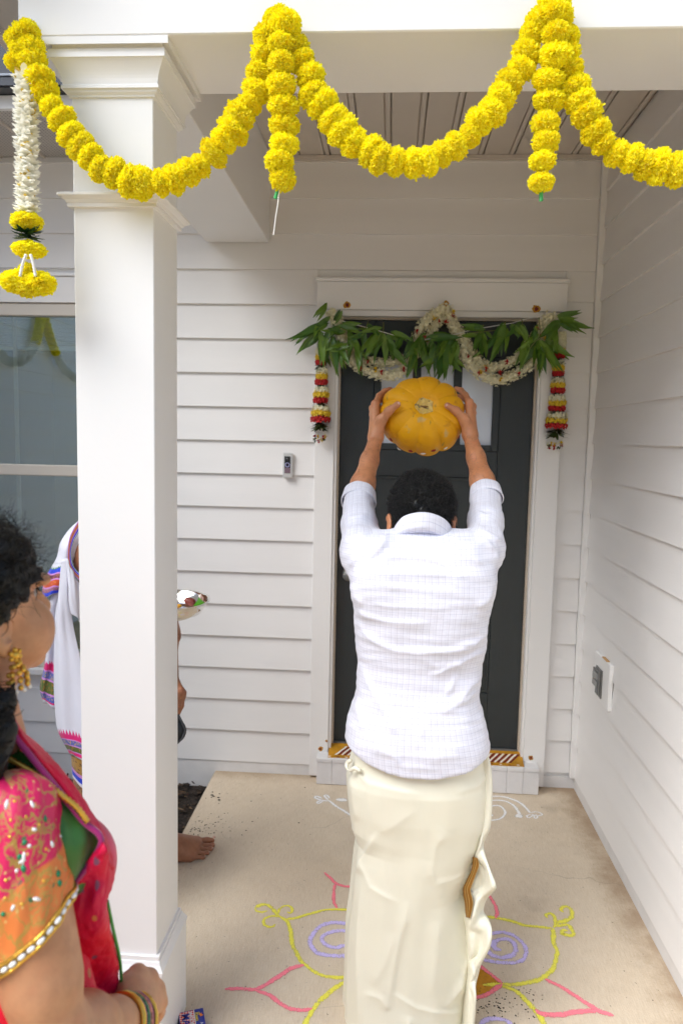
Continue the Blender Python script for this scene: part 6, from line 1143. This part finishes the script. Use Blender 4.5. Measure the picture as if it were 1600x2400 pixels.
# arms: one carries the plate, the other hangs with a dark pouch
ELa, WRa = P2(395, 1490, -.06), P2(398, 1432, -.16); ELb, WRb = P2(392, 1500, .02), P2(402, 1600, -.02)
FA = [P2(418, 1650, -.035), P2(424, 1655, -.02), P2(424, 1655, 0), P2(420, 1650, .015)]
s = SDF(P2(385, 1480)-A(.12, .25, .34), P2(400, 1480)+A(.14, .18, .36), .0045)
s.cone(P2(370, 1290), ELa, .045, .038, .02); s.cone(ELa, WRa, .038, .026, .02); s.cone(P2(375, 1290, .05), ELb, .045, .038, .02); s.cone(ELb, WRb, .037, .026, .02)
for i in range(4): k = P2((424, 429, 428, 423)[i], (1618, 1624, 1630, 1632)[i], (-.04, -.022, -.004, .012)[i]); s.cone(WRb, k, .019, .0125, .014); s.chain([k, FA[i], P2((412, 417, 417, 413)[i], 1672, (-.034, -.02, -.002, .012)[i])], (.0115, .0105, .009), .006)
s.chain([WRb, P2(410, 1628, -.055), P2(416, 1656, -.058)], (.018, .013, .010), .01)
for i in range(4): s.chain([WRa, P2((380, 392, 404, 415)[i]-2, 1432, -.20), P2((378, 392, 406, 418)[i]-4, 1428, -.26)], (.018, .012, .009), .012)
parts.append(s.mesh())
# legs and bare feet
TOE = [onZ(499, 1967, .013), onZ(498, 1981, .011), onZ(494, 1990, .010), onZ(487, 1999, .010), onZ(477, 2009, .009)]; HEEL = onZ(372, 2006, .03); AN = HEEL+A(.012, 0, .075); BALL = [onZ(462, 1973, .022), onZ(462, 1982, .021), onZ(458, 1991, .019), onZ(452, 2000, .017), onZ(446, 2010, .015)]
s = SDF(HEEL-A(.1, .12, .05), HEEL+A(.34, .16, .20), .0035)
s.ell(HEEL, (.034, .030, .030), None, .02); s.cone(AN+A(0, 0, .1), AN, .036, .034, .02)
for i in range(5): s.cone(AN-A(0, 0, .012), BALL[i]+A(0, 0, .006), .034, .017, .02); s.cone(HEEL, BALL[i], .026, .014, .016); s.cone(BALL[i], TOE[i], (.0145, .0105, .0098, .0092, .009)[i], (.0125, .0088, .0082, .0078, .0078)[i], .007); s.ell(TOE[i]+A(0, 0, .002), ((.0145, .0105, .0095, .009, .009)[i],)*3, None, .005)
V, Q = s.mesh(); V[:, 2] = np.maximum(V[:, 2], .0008); parts.append((relax(V, Q, 1, .4), Q))
s = SDF((HEEL[0]-.40, HEEL[1]-.2, -.11), (HEEL[0]+.15, HEEL[1]+.3, .98), .010); s.cone(AN+A(0, .0, .02), AN+A(-.06, .02, .36), .034, .052, .02); s.cone(AN+A(-.06, .02, .36), P2(315, 1690), .055, .082, .03); L2 = A(HEEL[0]-.24, HEEL[1]+.10, -.07); s.cone(L2+A(0, 0, .03), L2+A(0, 0, .40), .036, .052, .02); s.cone(L2+A(0, 0, .40), P2(265, 1690), .055, .082, .03); s.cone(L2, L2+A(.14, -.05, -.01), .03, .022, .02); parts.append(s.mesh())
V, Q = combine(parts); mesh('body', V, Q, M_skin3, pr2, True)
for i in range(5): n_ = TOE[i]+A(.006, -.001, (.0115, .008, .0075, .007, .0068)[i]); b = MB(); b.lathe(n_, [(0, .0012), ((.006, .0042, .004, .0036, .0036)[i], .0006), ((.007, .005, .0046, .0042, .0042)[i], -.001)], 10, unit(A(.45, -.1, 1))); b.build('toe_nail', M_nail, pr2, True)
s = SDF(h2-A(.13, .14, .13), h2+A(.13, .14, .15), .007); s.ell(h2+A(-.015, 0, .02), (.09, .10, .115), None, .01); V, Q = s.mesh(); q = V-h2; keep = ~((q@hf2 > .045) & (q[:, 2] < .05)) & (q[:, 2] > -.09); mesh('hair', V, Q[keep[Q].all(1)], M_hair, pr2, True)
# white cloth with striped borders: colour runs along v, the border starts at v0
def cloth_mat(name, v0, bands, tri=None):
    t = NT(name); tc = t.n('TexCoord'); sx = t.n('SeparateXYZ'); t.l(tc.outputs['UV'], sx.inputs[0]); v = sx.outputs[1]; c = (.72, .72, .80); x = v0; mpv = t.n('Mapping'); mpv.inputs['Scale'].default_value = (26, 40, 1); t.l(tc.outputs['UV'], mpv.inputs[0]); no = t.n('TexVoronoi'); no.inputs['Scale'].default_value = 1; t.l(mpv.outputs[0], no.inputs['Vector'])
    if tri:
        sawt = t.math('MULTIPLY', t.math('ABSOLUTE', t.math('SUBTRACT', t.math('FRACT', t.math('MULTIPLY', sx.outputs[0], 14)), .5)), .055); c = t.mix(t.rng(t.math('SUBTRACT', v, sawt), v0-.030, v0-.028), c, tri)
    for w, col, col2 in bands:
        f = t.rng(v, x, x+.003); cc = t.mix(t.rng(no.outputs['Distance'], .30, .36, 1, 0), col, col2) if col2 else col; c = t.mix(f, c, cc); x += w
    t.l(c, t.b.inputs['Base Color']); t.b.inputs['Roughness'].default_value = .7; t.b.inputs['Sheen Weight'].default_value = .2; t.bump(t.noise(t.coords(), 24, 4), .3, .006); return t.m
LIL = (.60, .25, .62); BLU = (.012, .045, .62)
MA = cloth_mat('shawl border blue', .66, [(.055, BLU, None), (.02, LIL, None), (.055, (.22, .05, .10), (.45, .20, .06)), (.02, LIL, None), (.075, (.62, .08, .015), (.70, .25, .04)), (.02, LIL, None), (.045, (.30, .10, .22), (.55, .26, .10)), (.045, BLU, None), (.02, (.72, .70, .80), None)], (.03, .20, .10))
MB2 = cloth_mat('shawl border pink', .64, [(.05, (.72, .01, .17), None), (.015, LIL, None), (.06, (.12, .14, .42), (.50, .36, .16)), (.015, LIL, None), (.10, (.10, .13, .02), (.40, .18, .03)), (.015, LIL, None), (.05, (.09, .10, .40), (.45, .33, .15)), (.015, (.72, .01, .17), None), (.02, (.72, .70, .80), None)], (.72, .02, .20))
bf = [(.020, (.72, .01, .17), None), (.006, LIL, None), (.026, (.12, .14, .42), (.50, .36, .16)), (.006, LIL, None), (.030, (.10, .13, .02), (.40, .18, .03)), (.006, LIL, None), (.020, (.72, .01, .17), None), (.02, (.72, .70, .80), None)]
MF = cloth_mat('shawl front border', .875, bf, (.72, .02, .20))
MN = cloth_mat('neck border', .0, [(.20, LIL, None), (.25, (.70, .22, .03), (.55, .06, .03)), (.06, (.20, .04, .16), None), (.10, LIL, None), (.22, BLU, None), (.08, (.72, .70, .80), None), (.05, (.03, .20, .10), None)])
wv2 = lambda k, a: (lambda V, uv: a*np.sin(uv[:, 0]*k+2.5*uv[:, 1])+a*.4*np.sin(uv[:, 0]*k*2.3+1))
rows = [[P2(183, 1222, -.02), P2(186, 1221, -.04), P2(190, 1222, -.05), P2(215, 1226, -.02)], [P2(160, 1243, .0), P2(168, 1248, -.06), P2(176, 1255, -.08), P2(200, 1262, -.06)], [P2(140, 1273, .02), P2(148, 1276, -.07), P2(158, 1282, -.10), P2(178, 1300, -.07)], [P2(134, 1305, .02), P2(140, 1308, -.08), P2(155, 1312, -.10), P2(168, 1320, -.07)], [P2(119, 1332, .03), P2(128, 1336, -.08), P2(146, 1341, -.10), P2(164, 1348, -.06)], [P2(106, 1356, .03), P2(114, 1362, -.07), P2(136, 1368, -.10), P2(160, 1366, -.06)], [P2(99, 1396, .02), P2(107, 1400, -.06), P2(124, 1392, -.09), P2(152, 1381, -.05)]]
sheet('shawl_sleeve', rows, MA, pr2, 30, 60, .002, disp=wv2(9, .003))
nb_ = [(186, 1218), (172, 1240), (163, 1262), (159, 1290), (160, 1322), (170, 1343), (184, 1358), (200, 1372)]; ob = [(194, 1232), (183, 1252), (174, 1268), (168, 1292), (170, 1318), (180, 1336), (192, 1346), (206, 1356)]
sheet('neck_border', [[P2(*a, -.105)*(1-k)+P2(*b_, -.098)*k for a, b_ in zip(nb_, ob)] for k in (0, .33, .66, 1)], MN, pr2, 50, 14, .002)
rows = [[P2(128, 1385, -.03), P2(135, 1386, -.06), P2(146, 1386, -.07), P2(152, 1385, -.06)], [P2(112, 1420, -.02), P2(120, 1420, -.06), P2(134, 1422, -.05), P2(150, 1425, -.06)], [P2(109, 1460, -.02), P2(117, 1462, -.06), P2(128, 1464, -.04), P2(146, 1466, -.06)], [P2(106, 1550, -.02), P2(113, 1552, -.055), P2(122, 1556, -.04), P2(140, 1562, -.06)], [P2(101, 1580, -.01), P2(107, 1584, -.05), P2(118, 1592, -.04), P2(136, 1604, -.05)], [P2(96, 1612, -.01), P2(101, 1620, -.05), P2(113, 1638, -.04), P2(132, 1650, -.05)], [P2(105, 1645, -.01), P2(112, 1650, -.04), P2(122, 1657, -.04), P2(136, 1662, -.04)]]
sheet('shawl_end', rows, MB2, pr2, 26, 60, .002, disp=wv2(11, .003))
rows = [[P2(140, 1318, -.05), P2(150, 1312, -.11), P2(158, 1310, -.12), P2(164, 1330, -.11)], [P2(138, 1370, -.05), P2(146, 1372, -.11), P2(155, 1376, -.12), P2(164, 1385, -.11)], [P2(128, 1450, -.06), P2(140, 1452, -.11), P2(155, 1455, -.11), P2(172, 1462, -.10)], [P2(125, 1550, -.06), P2(140, 1552, -.11), P2(165, 1558, -.12), P2(193, 1566, -.11)], [P2(125, 1625, -.06), P2(140, 1628, -.11), P2(165, 1634, -.12), P2(200, 1645, -.12)], [P2(130, 1690, -.06), P2(143, 1696, -.11), P2(168, 1708, -.12), P2(205, 1720, -.12)], [P2(138, 1716, -.06), P2(152, 1728, -.11), P2(175, 1742, -.12), P2(212, 1754, -.12)], [P2(166, 1766, -.05), P2(174, 1770, -.10), P2(190, 1782, -.12), P2(222, 1794, -.12)]]
sheet('shawl_front', rows, MF, pr2, 40, 80, .002, disp=wv2(8, .0035))
rows = [[P2(152, 1312, -.12), P2(160, 1312, -.13), P2(170, 1345, -.12), P2(182, 1362, -.11), P2(205, 1380, -.10)], [P2(158, 1370, -.12), P2(165, 1372, -.135), P2(175, 1385, -.13), P2(190, 1392, -.12), P2(215, 1400, -.10)], [P2(160, 1402, -.12), P2(168, 1410, -.135), P2(178, 1418, -.13), P2(192, 1426, -.12), P2(220, 1430, -.10)], [P2(168, 1432, -.11), P2(174, 1440, -.13), P2(182, 1448, -.13), P2(195, 1462, -.11), P2(222, 1462, -.09)]]
sheet('shawl_over_arm', rows, mat('white cotton', (.72, .72, .80), .7, bump=.3, bscale=24), pr2, 36, 40, .002, disp=wv2(10, .004))
rows = [[P2(150+6*i, 1690+4*i, -.09+.02*i) for i in range(6)]]
rows = [[P2(160, 1700, -.02), P2(175, 1710, -.09), P2(230, 1720, -.12), P2(300, 1720, -.10), P2(350, 1715, -.02)], [P2(166, 1772, -.02), P2(178, 1780, -.09), P2(230, 1790, -.12), P2(300, 1790, -.10), P2(350, 1785, -.02)], [P2(172, 1815, -.02), P2(181, 1822, -.08), P2(230, 1850, -.11), P2(300, 1860, -.09), P2(345, 1850, -.02)], [P2(177, 1855, -.02), P2(184, 1862, -.07), P2(225, 1925, -.10), P2(300, 1940, -.09), P2(340, 1930, -.02)]]
sheet('lower_wrap', rows, cloth_mat('lower wrap border', .25, [(.03, LIL, None), (.30, (.42, .22, .04), (.10, .04, .02)), (.05, LIL, None), (.08, BLU, None), (.05, (.72, .70, .80), None), (.18, (.35, .16, .05), (.05, .03, .05)), (.04, LIL, None)]), pr2, 40, 50, .002, disp=wv2(16, .004))
v = []; nu = 72
for j in range(40):
    c_ = P2(292, 1640+j*7.0); g_ = 1-.10*j/39
    for i in range(nu): a = 6.2832*i/nu; rr = 1+.03*math.sin(a*13+j*.05)*min(1, j/8); v.append((c_[0]+.148*g_*rr*math.cos(a), c_[1]+.118*g_*rr*math.sin(a), c_[2]))
mesh('dhoti', v, [(j*nu+i, (j+1)*nu+i, (j+1)*nu+(i+1) % nu, j*nu+(i+1) % nu) for j in range(39) for i in range(nu)], MATS['white cotton'], pr2, True)
b = MB(); rc = P2(421, 1636, -.045); b.lathe(rc, [(0, .003), (.006, .0025), (.0075, 0), (.006, -.002)], 4, unit(A(.2, -1, .1))); b.build('finger_ring', M_gold, pr2)
bag = thing('pouch', 'black pouch held low beside the column', 'bag', tuple(P2(415, 1735)))
s = SDF(P2(405, 1705)-A(.12, .10, .10), P2(405, 1705)+A(.12, .10, .10), .005); s.ell(P2(400, 1712, -.01), (.056, .03, .050), None, .01); s.cone(P2(400, 1690, -.01), P2(415, 1668, -.01), .03, .010, .02); V, Q = s.mesh(); mesh('pouch_body', V, Q, mat('black fabric', (.012, .014, .018), .6, bump=.3), bag, True)
b = MB(); b.tube([P2(416, 1672, -.03), P2(428, 1695, -.03), P2(435, 1712, -.03), P2(428, 1730, -.03), P2(416, 1742, -.03)], .004, 6); b.build('pouch_seam', mat('grey fabric', (.04, .04, .045), .6), bag, True)
# steel plate with betel leaf and nut
PCn = PT(396, 1407, 2.40); plate = thing('steel_plate', 'round polished steel plate held out past the column edge', 'plate', tuple(PCn))
b = MB(); tilt = unit(A(.02, -.03, 1)); b.lathe(PCn, [(0, -.040), (.088, -.040), (.102, -.035), (.115, -.017), (.124, .004), (.131, .006), (.132, .0045), (.125, .002), (.116, -.019), (.103, -.037), (.089, -.0425), (0, -.0425)], 72, tilt); b.build('dish', M_steel, plate, True); b = MB(); b.lathe(PCn, [(.070, -.050), (.074, -.050), (.076, -.043), (.068, -.043)], 60, tilt); b.build('foot_ring', M_steel, plate, True)
lfm = MB(); L0 = PT(463, 1419, 2.37); L1 = PT(484, 1415, 2.40); pk = PT(466, 1399, 2.42); lfm.add([PT(453, 1420, 2.36), PT(462, 1408, 2.385), pk, PT(474, 1408, 2.40), L1, PT(470, 1420, 2.37), PT(463, 1412, 2.372)], [(0, 6, 1), (1, 6, 3, 2), (6, 5, 4, 3), (0, 5, 6)])
bl = lfm.build('betel_leaf', mat('betel leaf', (.06, .24, .01), .35, var=.2, vscale=60), None, True); tag(bl, 'folded green betel leaf lying in the steel plate', 'leaf')
s = SDF(PT(447, 1412, 2.38)-A(.05, .05, .05), PT(447, 1412, 2.38)+A(.05, .05, .05), .003); c_ = PT(447, 1411, 2.38); s.ell(c_, (.017, .015, .013), None, .01); s.ell(c_+A(-.012, 0, .006), (.010, .012, .008), None, .008); V, Q = s.mesh(); tag(mesh('betel_nut', V, Q, mat('betel nut red', (.18, .03, .02), .45, var=.4, vscale=60), None, True), 'reddish brown betel nut lying in the steel plate', 'nut')
s = SDF(PT(418, 1419, 2.33)-A(.03, .03, .03), PT(418, 1419, 2.33)+A(.03, .03, .03), .003); s.ell(PT(417, 1420, 2.335), (.014, .012, .006), None, .008); V, Q = s.mesh(); tag(mesh('turmeric_heap', V, Q, M_turm, None, True), 'small heap of yellow turmeric in the steel plate', 'powder')
